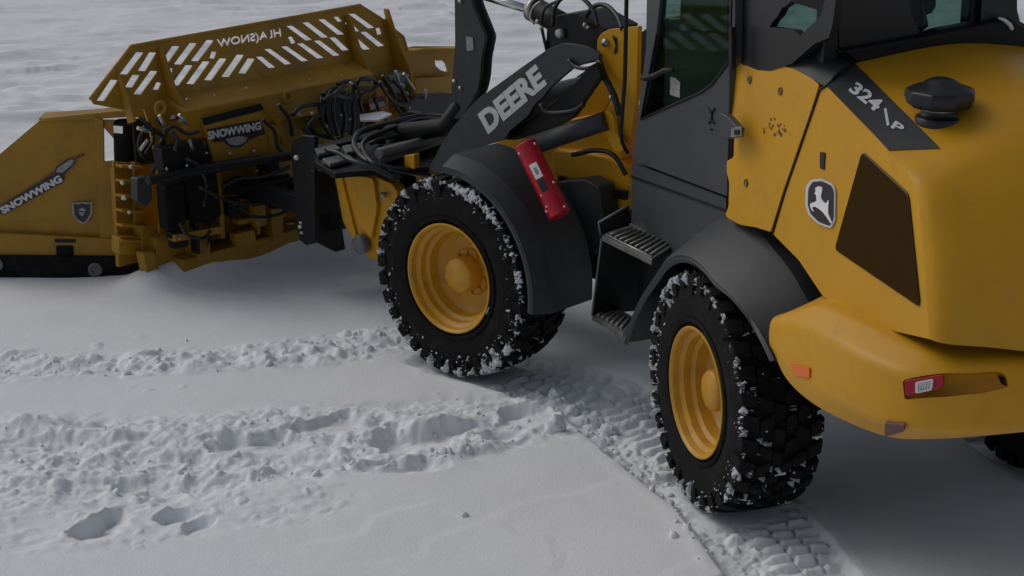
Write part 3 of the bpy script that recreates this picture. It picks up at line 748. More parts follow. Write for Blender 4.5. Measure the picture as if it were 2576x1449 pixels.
pts, n2 = on(bump, [(2306, 962), (2352, 953), (2348, 982), (2306, 991)], .0); MB().prism(rounded([p+n*.0105 for p in pts], .008), n*.008).build('clear_lens', 'clear', tl, bevel=.002)
q4 = [p+n*.0187 for p in pts]
mb = MB()
for t in (.2, .35, .5, .65, .8):
    mb.tube([q4[0].lerp(q4[1], t).lerp(q4[3].lerp(q4[2], t), .15), q4[0].lerp(q4[1], t).lerp(q4[3].lerp(q4[2], t), .85)], .0022, 6)
mb.build('lens_rib', 'label', tl)
pts, n = on(bump, [(2232, 1058), (2280, 1062), (2278, 1078), (2230, 1092)], .0); MB().prism([p+n*.003 for p in pts], n*.012).build('reflector', 'darkred', bump)
# long recess that the tail lamp sits in, cut into the bumper
pts, n = on(bump, [(2270, 957), (2376, 938), (2440, 938), (2512, 934), (2530, 944), (2538, 974), (2470, 990), (2385, 998), (2276, 1006)], .0)
cut = MB().prism(rounded([p+n*.05 for p in pts], .012), n*-.085).build('cutter', 'yellow', None)
bmx = bmesh.new(); bmx.from_mesh(cut.data); bmesh.ops.recalc_face_normals(bmx, faces=bmx.faces); bmx.to_mesh(cut.data); bmx.free()
md = bump.modifiers.new('recess', 'BOOLEAN'); md.operation = 'DIFFERENCE'; md.object = cut; md.solver = 'EXACT'
bpy.context.view_layer.update(); dg = bpy.context.evaluated_depsgraph_get(); nm_ = bpy.data.meshes.new_from_object(bump.evaluated_get(dg))
bump.modifiers.remove(md); bump.data = nm_; bpy.data.objects.remove(cut)
try: nm_.set_sharp_from_angle(angle=R(38))
except Exception: pass
pts, n = on(bump, [(2510, 946), (2526, 952), (2531, 972), (2518, 966)], .0); MB().prism([p+n*.003 for p in pts], n*.004).build('recess_end_patch', 'black', bump)  # small black plate at the right end of the recess
# mirrored lamp on the right
tl2 = []
# ---- precleaner on the hood
pc, pn_ = surf(2362, 292, hood)
a_, b_, c_ = loc(RF, pc)
mb = MB(); mb.lathe(pc - Vector((0, 0, .03)), (0, 0, 1), [(0, .082), (.026, .082), (.031, .077), (.034, .066), (.045, .062), (.07, .062)], 32)
pre = mb.build('air_intake', 'trim', loader, label='black mushroom shaped air intake cap on the hood')
mb = MB(); mb.lathe(pc + Vector((0, 0, .022)), (0, 0, 1), [(0, .062), (.002, .067), (.008, .067), (.010, .062)], 32); mb.build('clamp_band', 'zinc', pre)
mb = MB(); top = pc + Vector((0, 0, .036))
mb.lathe(top, (0, 0, 1), [(0, .058), (-.004, .09), (.004, .112), (.034, .124), (.056, .120), (.066, .102), (.072, .075), (.090, .05), (.098, .028), (.100, 0)], 9, smooth=False)
mb.build('rain_cap', 'trim', pre, bevel=.006)

# ---- cab
cab = MB()
CB = .61
# lower skirt and door
sk = [(1590, 408), (1826, 498), (1826, 600), (1700, 640), (1588, 566)]
skirt = MB().prism(poly(RF, sk, 'b', CB), DIR(RF, 0, -.04, 0)).build('cab_skirt', 'door', loader)
MB().prism(poly(RF, [(1589, 441), (1826, 527), (1826, 533), (1589, 447)], 'b', CB+.003), DIR(RF, 0, .002, 0)).build('skirt_gap', 'black', skirt)
dg = [(1640, -330), (1658, -330), (1660, 0), (1650, 90), (1612, 300), (1740, 243), (1765, 232), (1790, 213), (1812, 185), (1830, 160), (1836, 130), (1840, 0), (1840, -330), (1850, -330), (1848, 150), (1834, 172), (1834, 240), (1830, 400), (1828, 494), (1590, 404), (1604, 290), (1625, 120)]
door = MB().prism(poly(RF, dg, 'b', CB+.02), DIR(RF, 0, -.035, 0)).build('cab_door', 'door', loader, label='dark grey cab door with a large window', bevel=.003)
win = [(1660, -330), (1661, 0), (1651, 90), (1613, 300), (1740, 243), (1765, 232), (1790, 213), (1812, 185), (1830, 160), (1836, 130), (1840, 0), (1840, -330)]
MB().prism(poly(RF, win, 'b', CB+.006), DIR(RF, 0, -.004, 0)).build('door_window', 'glass', door)
wl = poly(RF, [(1651, 88), (1613, 300), (1740, 243), (1765, 232), (1790, 213), (1812, 185), (1830, 160), (1836, 130), (1840, 0)], 'b', CB+.022)
MB().tube(wl, .006, 6).build('window_seal', 'black', door)
MB().tube(poly(RF, [(1614, 196), (1622, 198), (1650, 190), (1672, 178), (1694, 176)], 'b', CB+.045), [.008, .012, .015, .014, .008], 8).build('door_handle', 'black', door)
MB().prism(poly(RF, [(1687, 193), (1700, 197), (1711, 208), (1710, 246), (1686, 238)], 'b', CB+.009), DIR(RF, 0, .001, 0)).build('window_sticker', 'label', door)
MB().prism(poly(RF, [(1658, 42), (1740, 75), (1838, 108), (1838, 122), (1738, 92), (1656, 60)], 'b', CB-.01), DIR(RF, 0, -.02, 0)).build('window_bar', 'grey', door)
mb = MB()
for (x0, y0, x1, y1) in [(1780, 272, 1790, 285), (1798, 274, 1790, 285), (1790, 285, 1790, 302), (1790, 302, 1783, 310), (1790, 302, 1797, 310), (1786, 324, 1791, 326)]:
    a = P(RF, x0, y0, 'b', CB+.023); b = P(RF, x1, y1, 'b', CB+.023); mb.tube([a, b], .0045, 6)
mb.build('door_mark', 'black', door)
br = MB(); br.prism(poly(RF, [(1828, 282), (1848, 292), (1874, 322), (1872, 344), (1840, 350), (1828, 345)], 'b', CB+.052), DIR(RF, 0, .03, 0))
latch = br.build('hinge_bracket', 'door', door, bevel=.004)
MB().prism(poly(RF, [(1842, 322), (1866, 318), (1868, 342), (1842, 346)], 'b', CB+.084), DIR(RF, 0, .006, 0)).build('hinge_plate', 'zinc', latch, bevel=.002)
MB().prism(poly(RF, [(1848, 327), (1860, 326), (1861, 339), (1848, 340)], 'b', CB+.091), DIR(RF, 0, .003, 0)).build('hinge_socket', 'black', latch)
# strip between door and body
MB().prism(poly(RF, [(1834, -330), (1853, -330), (1850, 400), (1838, 545), (1822, 545)], 'b', CB-.03), DIR(RF, 0, -.03, 0)).build('door_pillar', 'black', loader)
MB().prism(poly(RF, [(1845, 68), (1852, 68), (1852, 172), (1845, 172)], 'b', CB+.03), DIR(RF, 0, .02, 0)).build('door_hinge', 'black', door)
# quarter trim; its window outline follows the seat's dark silhouette
def plate2d(F, outer, holes, n, c, thick):
    O = P(F, *outer[0], n, c); 
    nv = DIR(F, *{'a': (1, 0, 0), 'b': (0, 1, 0), 'c': (0, 0, 1)}[n]) if isinstance(n, str) else DIR(F, *n).normalized()
    Y = (F[3] - nv*F[3].dot(nv)).normalized(); X = Y.cross(nv).normalized()
    def to2(q): p = P(F, *q, n, c)-O; return (p.dot(X), p.dot(Y))
    return curve_plate([[to2(q) for q in outer]] + [[to2(q) for q in h] for h in holes], O, X, Y, thick)
qh = [(1945, 67), (1954, 52), (1966, 40), (1976, 20), (1988, 13), (1998, 4), (1999, -330), (2092, -330), (2084, 0), (2078, 28), (2072, 42), (2050, 62), (2023, 89), (2015, 82), (2007, 75)]
qo = [(1848, -330), (1850, 156), (1872, 170), (1905, 175), (1945, 178), (2000, 160), (2060, 108), (2094, 95), (2104, 60), (2112, 0), (2114, -330)]
qt = plate2d(RF, qo, [qh], 'b', CB-.03, .03).build('quarter_panel', 'trim', loader, label='black cab corner panel with a window cut round the seat silhouette')
MB().prism(poly(RF, qh, 'b', CB-.045), DIR(RF, 0, -.004, 0)).build('quarter_window', 'glass', qt)
# grey corner piece continuing the strip
oc = [S(1950, 161, .002), S(1985, 167, .004), S(2025, 186, .004), S(2052, 204, .004), E_[0]+OUT*.004]
ic = [P(RF, 2046, 100, 'b', .49), P(RF, 2072, 106, 'b', .465), P(RF, 2100, 122, 'b', .45), P(RF, 2126, 142, 'b', .435), I_[0]+nn*.004]
cp = MB(); vs = []
for o_c, i_c in zip(oc, ic):
    for t in range(7): f = t/6; vs.append(o_c.lerp(i_c, f) + nn*.018*math.sin(math.pi*f))
cp.add(vs, [(k*7+t, k*7+t+1, (k+1)*7+t+1, (k+1)*7+t) for k in range(4) for t in range(6)], True)
cp.build('corner_cover', 'fender', loader)
MB().tube([I_[0]+Vector((0, 0, .006)), E_[0].lerp(I_[0], .5)+nn*.012, E_[0]+OUT*.006, S(2062, 226, .003), S(2040, 291, .003), S(1974, 482, .003), S(1943, 587, .003)], .0045, 6).build('hood_seam', 'black', loader)
# rear wall of the cab, sill, rear window
AR = -.43
rw_o = [(2090, -330), (2098, 104), (2150, 160), (2360, 120), (2590, 96), (2590, 74), (2548, 48), (2541, 20), (2538, -330)]
rw_h = [(2262, -330), (2276, 30), (2300, 86), (2345, 70), (2449, 51), (2453, 0), (2453, -330)]
mb = MB()
for q in ([(2088, -330), (2262, -330), (2276, 30), (2300, 86), (2300, 136), (2150, 164), (2096, 110)], [(2300, 86), (2345, 70), (2449, 51), (2449, 112), (2360, 122), (2300, 133)], [(2453, -330), (2538, -330), (2541, 20), (2548, 48), (2590, 74), (2590, 96), (2449, 112), (2449, 51), (2453, 0)]):
    mb.prism(poly(RF, q, 'a', AR+.02), DIR(RF, -.05, 0, 0))
rw = mb.build('cab_rear_wall', 'trim', loader)
MB().prism(poly(RF, rw_h, 'a', AR+.01), DIR(RF, .004, 0, 0)).build('rear_window', 'glass', rw)
sill = MB().prism([P(RF, 2105, 122, 'a', AR-.02), P(RF, 2360, 76, 'a', AR-.02), P(RF, 2500, 46, 'a', AR-.02), P(RF, 2530, 44, 'a', AR-.02), P(RF, 2556, 60, 'a', AR-.02), P(RF, 2600, 90, 'a', AR-.02), P(RF, 2600, 110, 'a', AR-.02), P(RF, 2150, 162, 'a', AR-.02)], DIR(RF, -.05, 0, 0))
sl = sill.build('rear_sill', 'black', loader, bevel=.01)
MB().tube([P(RF, x, y, 'a', AR-.075) for x, y in [(2512, 45), (2526, 50), (2540, 62), (2546, 74)]], [.004, .007, .009, .008], 8).build('sill_cap', 'white', sl)
# rest of the cab: pillars, roof, far side, floor, seat
mb = MB()
for (a, b) in [(1.08, .57), (1.08, -.38), (-.02, -.34), (-.42, .50)]: mb.box(RF, a-.035, a+.035, b-.035, b+.035, 1.05, 2.46)
mb.build('cab_pillar', 'trim', loader, bevel=.01, each=True)
mb = MB(); mb.box(RF, -.50, 1.22, -.46, .66, 2.44, 2.58); mb.build('cab_roof', 'grey', loader, bevel=.04)
mb = MB(); mb.box(RF, -.02, 1.10, -.40, -.36, .55, 1.45); mb.box(RF, 1.08, 1.12, -.38, .14, .55, 1.50); mb.box(RF, 1.08, 1.12, .15, .57, .55, 1.80); mb.box(RF, -.38, 1.08, -.35, .56, 1.02, 1.06); mb.box(RF, -.38, .0, -.30, .50, 1.06, 1.62)
mb.build('cab_shell', 'interior', loader)
mb = MB(); mb.box(RF, .0, 1.05, -.380, -.376, 1.45, 2.45); mb.box(RF, 1.098, 1.102, -.36, .53, 1.50, 2.45); mb.build('cab_glazing', 'glass', loader, each=True)
mb = MB(); mb.box(RF, .92, 1.0, .24, .50, 1.72, 2.06); mb.build('beige_block', 'beige', loader, bevel=.03, seg=3)  # added block; its beige stands for a sunlit piece at the front left
mb = MB(); mb.box(RF, .02, .50, -.27, .27, 1.30, 1.46); mb.box(RF, -.08, .06, -.24, .26, 1.44, 1.86); seat = mb.build('operator_seat', 'beige', loader, bevel=.04, seg=3)
mb = MB(); mb.box(RF, .60, .95, -.12, .12, 1.06, 1.40); mb.tube([L(RF, .75, 0, 1.38), L(RF, .62, 0, 1.53)], .03)
mb.lathe(L(RF, .60, 0, 1.56), DIR(RF, -.45, 0, 1), [(-.012, .18), (0, .195), (.012, .18), (0, .165), (-.012, .18)], 28); mb.build('steering_column', 'interior', loader)
mb = MB(); mb.prism([P(RF, x, y, 'a', -.2) for x, y in [(2235, -330), (2290, -330), (2330, 60), (2290, 100), (2220, 110)]], DIR(RF, .08, 0, 0))
mb.prism([P(RF, x, y, 'a', -.15) for x, y in [(2285, -330), (2355, -330), (2356, 18), (2345, 34), (2332, 38), (2338, 66), (2310, 90), (2280, 90)]], DIR(RF, .1, 0, 0)); mb.build('cab_console', 'trim', loader, bevel=.006)
# ---- steps below the door
mb = MB(); mb.prism([P(RF, 1514, 590, 'c', .845), P(RF, 1640, 652, 'c', .86), P(RF, 1700, 612, 'c', .86), P(RF, 1586, 560, 'c', .845)], DIR(RF, 0, 0, -.03))
stp = mb.build('upper_step', 'tread_plate', loader, bevel=.004)
mb = MB()
q0, q1, q2, q3 = [P(RF, 1524, 590, 'c', .855), P(RF, 1640, 646, 'c', .865), P(RF, 1690, 612, 'c', .865), P(RF, 1590, 566, 'c', .855)]
for k in range(9):
    t = (k+.5)/9; a = q0.lerp(q1, t); b = q3.lerp(q2, t); mb.tube([a.lerp(b, .06), a.lerp(b, .94)], .006, 6)
mb.tube([q0, q1], .004, 6); mb.build('grip_ribs', 'zinc', stp)
sa = loc(RF, P(RF, 1511, 588, 'c', .85))[0]
w_ = [P(RF, 1506, 560, 'a', sa), P(RF, 1511, 590, 'a', sa), P(RF, 1583, 568, 'a', sa), P(RF, 1583, 516, 'a', sa)]
sc_ = MB().prism(w_, DIR(RF, .012, 0, 0)).build('step_end_plate', 'black', stp)
MB().tube([w_[1], w_[0], w_[3]], .006, 6).build('plate_lit_edge', 'greysteel', sc_)  # paler tube draws the lit top edge of the end plate
mb = MB(); a0 = P(RF, 1514, 600, 'b', .79); a1 = P(RF, 1489, 793, 'b', .79)
la, lb = loc(RF, a0), loc(RF, a1)
mb.prism([L(RF, la[0], .79, la[2]), L(RF, lb[0], .79, lb[2]), L(RF, lb[0], .50, lb[2]), L(RF, la[0], .50, la[2])], DIR(RF, .012, 0, 0))
mb.prism([L(RF, 1.12, .60, .85), L(RF, 1.16, .60, .43), L(RF, .62, .60, .43), L(RF, .45, .60, .85)], DIR(RF, 0, -.02, 0))
mb.build('step_housing', 'black', loader)
mb = MB(); mb.tube([a0, a1], .005, 6); mb.build('step_edge', 'greysteel', loader)
mb = MB(); mb.prism([P(RF, 1489, 793, 'c', .41), P(RF, 1568, 838, 'c', .45), P(RF, 1600, 800, 'c', .45), P(RF, 1530, 762, 'c', .41)], DIR(RF, 0, 0, -.025)); lst = mb.build('lower_step', 'tread_plate', loader, bevel=.003)
mb = MB(); q0, q1, q2, q3 = [P(RF, 1496, 791, 'c', .416), P(RF, 1566, 831, 'c', .455), P(RF, 1592, 800, 'c', .455), P(RF, 1532, 768, 'c', .416)]
for k in range(6):
    t = (k+.5)/6; a = q0.lerp(q1, t); b = q3.lerp(q2, t); mb.tube([a.lerp(b, .06), a.lerp(b, .94)], .005, 6)
mb.build('grip_ribs', 'zinc', lst)
# ---- chassis, axles, articulation
mb = MB(); mb.box(RF, -.75, .9, -.30, .30, .55, .82); mb.tube([L(RF, 0, -.62, WR), L(RF, 0, .62, WR)], .09, 16); mb.build('rear_chassis', 'black', loader, bevel=.01)
mb = MB(); mb.tube([L(FF, 0, -.62, WR), L(FF, 0, .62, WR)], .09, 16); mb.box(FF, -.75, .55, -.22, .22, .42, .80); mb.build('front_chassis', 'black', loader, bevel=.01)
mb = MB()
mb.prism(rounded(poly(FF, [(1385, 372), (1470, 382), (1535, 395), (1572, 425), (1590, 470), (1588, 530), (1560, 545), (1530, 540), (1505, 500), (1440, 455), (1385, 440)], 'b', .20), .05), DIR(FF, 0, -.40, 0))
mb.build('articulation_frame', 'yellow', loader, bevel=.02)
MB().prism(poly(FF, [(1400, 458), (1470, 452), (1505, 470), (1518, 560), (1500, 640), (1430, 600)], 'b', .34), DIR(FF, 0, -.12, 0)).build('fender_bracket', 'fender', loader, bevel=.006)
MB().prism(poly(FF, [(1548, 472), (1582, 478), (1580, 502), (1546, 496)], 'b', .22), DIR(FF, 0, .02, 0)).build('frame_lug', 'black', loader, bevel=.003)
MB().prism(rounded(poly(FF, [(1225, 372), (1290, 330), (1500, 286), (1565, 330), (1565, 405), (1420, 392), (1400, 470), (1330, 450), (1250, 420)], 'b', .16), .02), DIR(FF, 0, -.32, 0)).build('front_frame', 'yellow', loader, bevel=.01)
# ---- loader tower
tower = [(1502, 100), (1512, 84), (1532, 74), (1606, 66), (1600, 250), (1584, 350), (1562, 382), (1545, 380), (1534, 350), (1520, 325), (1514, 290), (1533, 262), (1531, 225), (1510, 190), (1500, 160)]
mb = MB(); mb.prism(rounded(poly(FF, tower, 'b', .24), .012, 3), DIR(FF, 0, -.03, 0)); 
t2 = [L(FF, loc(FF, p)[0], -.21, loc(FF, p)[2]) for p in rounded(poly(FF, tower, 'b', .24), .012, 3)]; mb.prism(t2, DIR(FF, 0, -.03, 0))
mb.box(FF, -.78, -.74, -.21, .21, .8, 1.68); tw = mb.build('loader_tower', 'yellow', loader, bevel=.004)
MB().prism(poly(FF, [(1505, 150), (1535, 225), (1530, 262), (1512, 292), (1452, 312), (1366, 330), (1425, 292), (1470, 220)], 'b', .13), DIR(FF, 0, -.26, 0)).build('tower_web', 'yellow', tw, bevel=.004)
mb = MB()
for (x, y, r, mm) in [(1524, 107, .016, 0), (1528, 302, .018, 0), (1540, 246, .011, 0)]:
    mb.lathe(P(FF, x, y, 'b', .245), FF[2], [(0, r*1.2), (.012, r*1.2), (.014, r*.6), (.02, r*.6), (.02, 0)], 16)
mb.build('pivot_pin', 'zinc', tw, each=True)
sl_ = rounded(poly(FF, [(1540, 88), (1552, 96), (1553, 132), (1545, 138), (1549, 112)], 'b', .243), .006); MB().prism(sl_, DIR(FF, 0, .003, 0)).build('tower_slot', 'black', tw)
lk = rounded(poly(FF, [(1510, 285), (1530, 278), (1543, 292), (1545, 330), (1560, 352), (1570, 370), (1563, 384), (1545, 382), (1532, 362), (1516, 318)], 'b', .30), .012)
MB().prism(lk, DIR(FF, 0, -.03, 0)).build('cylinder_lug', 'yellow', tw, bevel=.005)
# shadowed strip, vertical hydraulic pipe
MB().tube([P(FF, 1577, -70, 'b', .33), P(FF, 1575, 60, 'b', .33), P(FF, 1572, 200, 'b', .33), P(FF, 1562, 330, 'b', .33), P(FF, 1566, 360, 'b', .33), P(FF, 1580, 385, 'b', .30)], .010, 8).build('hydraulic_pipe', 'black', loader)
MB().tube([P(FF, 1499, 130, 'b', .26), P(FF, 1520, 190, 'b', .28), P(FF, 1545, 240, 'b', .3), P(FF, 1560, 290, 'b', .31)], .016, 8).build('hydraulic_hose', 'hose', loader)
# ---- boom
boom_o = [(1084, 432), (1100, 380), (1140, 318), (1200, 250), (1258, 208), (1322, 162), (1380, 122), (1420, 108), (1474, 118), (1508, 138), (1504, 150), (1480, 156), (1440, 172), (1418, 190), (1380, 224), (1366, 244), (1345, 262), (1330, 290), (1282, 330), (1268, 352), (1215, 368), (1150, 396), (1136, 440)]
bo3 = rounded(poly(FF, boom_o, 'b', .40), .02, 3)
mb = MB(); mb.prism(bo3, DIR(FF, 0, -.025, 0)); boomL = mb.build('boom_arm', 'boom', loader, label='near black loader boom arm with silver lettering', bevel=.006)
mb = MB(); mb.prism([L(FF, loc(FF, p)[0], -.345, loc(FF, p)[2]) for p in bo3], DIR(FF, 0, -.055, 0)); mb.build('boom_arm', 'boom', loader, bevel=.006)
mb = MB(); mb.tube([P(FF, 1240, 290, 'b', .36), L(FF, loc(FF, P(FF, 1240, 290, 'b', .36))[0], -.36, loc(FF, P(FF, 1240, 290, 'b', .36))[2])], .09, 16); mb.build('boom_cross_tube', 'boom', loader)
text_quad('DEERE', P(FF, 1228, 338, 'b', .402), P(FF, 1376, 212, 'b', .402), P(FF, 1201, 288, 'b', .402), Vector(), .05).build('lettering', 'silver', boomL)
# lower inner link (dark) below the slot
lp = poly(FF, [(1399, 253), (1440, 214), (1470, 186), (1500, 160), (1512, 190), (1470, 250), (1440, 296), (1400, 318), (1300, 352), (1270, 352), (1278, 328), (1330, 300)], 'b', .33)
MB().prism(rounded(lp, .015, 3), DIR(FF, 0, -.04, 0)).build('boom_link', 'black', loader, bevel=.006)
# lift cylinder
c0, c1 = P(FF, 1338, 366, 'b', .36), P(FF, 1526, 303, 'b', .30)
MB().tube([c0, c1], .046, 20).build('lift_cylinder', 'grey', loader)
# upper head with cylinder and hoses
hd = rounded(poly(FF, [(1372, 122), (1376, 60), (1400, 38), (1450, 32), (1500, 60), (1530, 76), (1502, 104), (1498, 140), (1440, 170), (1400, 160)], 'b', .12), .02)
MB().prism(hd, DIR(FF, 0, -.24, 0)).build('tilt_cylinder_mount', 'black', loader, bevel=.012)
MB().lathe(P(FF, 1412, 84, 'b', .125), FF[2], [(0, .024), (.02, .024), (.024, .015), (.024, 0)], 20).build('mount_pin', 'zinc', loader)
MB().tube([P(FF, 1440, 75, 'b', .02), P(FF, 1350, 25, 'b', .02)], .058, 20).build('tilt_cylinder', 'black', loader)
MB().tube([P(FF, 1352, 26, 'b', .02), P(FF, 1338, 21, 'b', .02)], .064, 20).build('cylinder_gland', 'zinc', loader)
MB().tube([P(FF, 1350, 30, 'b', .02), P(FF, 1180, -22, 'b', .02)], .022, 14).build('piston_rod', 'chrome', loader)
mb = MB()
def hose(F, pts, r, name='hydraulic_hose', m='hose', parent=None):
    q = [P(F, x, y, 'b' if pl[0] == 'b' else ('a' if pl[0] == 'a' else 'c'), pl[1]) for (x, y, pl) in pts]
    return MB().tube(catmull(q, 6), r, 8).build(name, m, parent or loader)
hose(FF, [(1390, 66, ('b', .15)), (1396, 20, ('b', .15)), (1420, -8, ('b', .15)), (1462, -6, ('b', .16)), (1492, 26, ('b', .18)), (1505, 66, ('b', .2))], .011)
hose(FF, [(1462, 60, ('b', .1)), (1492, 18, ('b', .12)), (1524, 14, ('b', .16)), (1552, 40, ('b', .2)), (1566, 74, ('b', .24))], .012)
hose(FF, [(1376, 130, ('b', .13)), (1362, 60, ('b', .13)), (1372, 20, ('b', .12)), (1400, 4, ('b', .1))], .008)
hose(FF, [(1345, 60, ('b', .1)), (1334, 44, ('b', .1)), (1342, 18, ('b', .1)), (1360, 4, ('b', .1))], .007, m='zinc')
mb = MB()
for x, y in [(1352, 54), (1362, 70), (1472, 64), (1480, 70), (1372, 170)]: mb.blob(P(FF, x, y, 'b', .14), .014, .2)
mb.build('hose_fitting', 'zinc', loader, each=True)
hose(FF, [(1430, 150, ('b', .41)), (1448, 168, ('b', .42)), (1480, 172, ('b', .42)), (1506, 160, ('b', .36))], .010)
hose(FF, [(1360, 262, ('b', .41)), (1380, 284, ('b', .41)), (1440, 280, ('b', .38)), (1470, 262, ('b', .34))], .012)
hose(FF, [(1440, 390, ('b', .3)), (1500, 378, ('b', .3)), (1545, 392, ('b', .3)), (1575, 440, ('b', .28))], .012)
# bell crank
bc = rounded(poly(FF, [(1142, -70), (1180, -70), (1188, 10), (1222, 95), (1211, 150), (1208, 196), (1200, 232), (1182, 262), (1160, 300), (1138, 300), (1135, 220), (1144, 110)], 'b', .09), .02, 3)
bk = MB().prism(bc, DIR(FF, 0, -.02, 0)).build('bell_crank', 'boom', loader, bevel=.006)
MB().prism([p + DIR(FF, 0, -.065, 0) for p in bc], DIR(FF, 0, -.02, 0)).build('bell_crank', 'boom', loader, bevel=.006)
MB().prism(poly(FF, [(1172, 92), (1190, 94), (1192, 126), (1175, 128)], 'b', .0925), DIR(FF, 0, .002, 0)).build('warning_sticker', 'label', bk)
mb = MB(); 
for x, y in [(1159, 4), (1144, 205), (1159, 222)]: mb.lathe(P(FF, x, y, 'b', .09), FF[2], [(0, .012), (.010, .012), (.012, 0)], 10)
mb.build('crank_bolt', 'zinc', bk, each=True)
# linkage down to the coupler
MB().tube([P(FF, 1165, 260, 'b', .05), P(FF, 1120, 320, 'b', .05), L(FF, 1.25, .05, .85)], .05, 12).build('coupler_link', 'black', loader)
# red safety prop on the fender
a_ax0, a_ax1 = P(FF, 1321, 362, 'b', .63), P(FF, 1409, 542, 'b', .66)
ax_ = (a_ax1-a_ax0).normalized(); nrm = (Vector((0, 0, CAMH))-a_ax0).normalized(); nrm = (DIR(FF, -.55, .80, .20)); nrm = (nrm-ax_*nrm.dot(ax_)).normalized(); sid = ax_.cross(nrm)
mb = MB(); prof = []
for k in range(13):
    an = math.pi*k/12; prof.append((math.cos(an)*.055, math.sin(an)*.045))
prof = [(math.cos(2*math.pi*k/28)*.054, math.sin(2*math.pi*k/28)*.047) for k in range(28)]
ra = [a_ax0 + sid*x + nrm*y for x, y in prof]; mb.prism(ra, a_ax1-a_ax0)
prop = mb.build('safety_prop', 'red', loader, label='red round steel lock tube bolted to the front fender', bevel=.006)
def onprop(t, x, h=.047): return a_ax0.lerp(a_ax1, t) + sid*x + nrm*h
MB().prism([onprop(.30, .022), onprop(.30, -.016), onprop(.50, -.016), onprop(.50, .022)], nrm*.0015).build('label_sticker', 'white', prop)
MB().prism([onprop(.52, .022), onprop(.52, -.014), onprop(.68, -.014), onprop(.68, .022)], nrm*.001).build('label_sticker', 'decal_dark', prop)
MB().prism([onprop(.36, .010, .0487), onprop(.36, -.006, .0487), onprop(.45, -.006, .0487), onprop(.45, .010, .0487)], nrm*.0006).build('label_print', 'label', prop)
mb = MB()
for t, x in [(.1, .04), (.08, -.045), (.62, -.045), (.9, .045), (.95, -.04)]: mb.lathe(onprop(t, x, .03), nrm, [(0, .006), (.006, .006), (.008, 0)], 8)
for x, y in [(1362, 492), (1375, 520)]: mb.blob(P(FF, x, y, 'b', .73), .006, .1)
mb.build('rivet', 'silver', prop, each=True)
# ---- front coupler (yellow arm noses) 
nose = [(838, 430), (900, 418), (918, 432), (985, 462), (1000, 484), (994, 520), (975, 570), (957, 655), (930, 652), (895, 618), (862, 560)]
mb = MB(); n3 = rounded(poly(FF, nose, 'b', .33), .015, 3); mb.prism(n3, DIR(FF, 0, -.07, 0)); nz = mb.build('boom_nose', 'yellow', loader, bevel=.008)
MB().prism([L(FF, loc(FF, p)[0], -.26, loc(FF, p)[2]) for p in n3], DIR(FF, 0, -.07, 0)).build('boom_nose', 'yellow', loader, bevel=.008)
MB().prism(poly(FF, [(845, 436), (856, 434), (902, 620), (896, 622), (868, 560)], 'b', .345), DIR(FF, 0, -.02, 0)).build('nose_flange', 'yellow', nz, bevel=.003)
MB().prism(rounded(poly(FF, [(905, 440), (945, 446), (955, 520), (940, 600), (905, 560)], 'b', .335), .02), DIR(FF, 0, .02, 0)).build('nose_rib', 'yellow', nz, bevel=.006)
mb = MB(); mb.lathe(P(FF, 914, 612, 'b', .345), FF[2], [(0, .052), (.035, .052), (.042, .044), (.042, 0)], 28); mb.build('lower_pin', 'greysteel', nz)
mb = MB(); mb.lathe(P(FF, 967, 490, 'b', .345), FF[2], [(0, .017), (.02, .017), (.024, 0)], 16); mb.build('nose_bolt', 'zinc', nz)

# ================================================================== SNOW PUSHER
PO = L(FF, 2.2, 0, 0)
pu = thing('snow_pusher', 'battered yellow folding wing snow plough hitched to the loader', 'snow plough', PO)
# hitch frame
mb = MB(); hp = [(730, 372), (738, 352), (758, 340), (790, 344), (793, 612), (770, 618), (752, 604), (744, 560)]
ph = poly(FF, hp, 'b', .42)
mb.prism(ph, DIR(FF, 0, -.03, 0)); mb.prism([p + DIR(FF, 0, -.80, 0) for p in ph], DIR(FF, 0, -.03, 0))
mb.prism(poly(FF, [(790, 430), (842, 436), (870, 628), (846, 634), (792, 606)], 'a', 1.36), DIR(FF, .03, 0, 0))
mb.box(FF, 1.36, 1.44, -.42, .40, .34, .46); mb.box(FF, 1.36, 1.44, -.42, .40, .74, .82)
hitch = mb.build('hitch_frame', 'black', pu, bevel=.006)
mb = MB()
for x, y, r in [(747, 396, .014), (756, 570, .011), (760, 585, .008), (758, 560, .007)]: mb.lathe(P(FF, x, y, 'b', .421), FF[2], [(0, r), (.012, r*.9), (.014, 0)], 10)
mb.build('hitch_pin', 'silver', hitch, each=True)
# boxes between hitch and blade
mb = MB(); mb.box(FF, 1.44, 2.15, -.10, .02, .34, .44); mb.box(FF, 1.44, 2.15, -.36, -.28, .50, .60); mb.box(FF, 1.44, 2.15, .30, .38, .42, .52); mb.build('push_frame', 'black', pu, bevel=.006, each=True)
# mouldboard
DN = (1, 0, -.25)                                       # deflector leans forward
def DEF(x, y, o=0): return P(FF, x, y, DN, 2.27-.25*1.15+o)
mb = MB(); prof = [(2.19, .86), (2.14, .62), (2.14, .40), (2.20, .18), (2.30, .04)]
prof = [(2.24, 1.01)] + prof; pr = catmull([Vector((a, 0, c)) for a, c in prof], 5)
vs = []
for b in (.86, -1.06): vs += [L(FF, p.x, b, p.z) for p in pr]
k = len(pr); vs2 = [v + DIR(FF, .015, 0, 0) for v in vs]
fs = [(i, i+1, k+i+1, k+i) for i in range(k-1)]; mb.add(vs, fs, True); mb.add(vs2, [f[::-1] for f in fs], True)
mb.add(vs+vs2, [(0, k, 3*k, 2*k), (k-1, 3*k-1, 4*k-1, 2*k-1)] + [(i, 2*k+i, 2*k+i+1, i+1) for i in range(k-1)] + [(k+i, k+i+1, 3*k+i+1, 3*k+i) for i in range(k-1)])
mould = mb.build('mouldboard', 'amberpaint', pu)
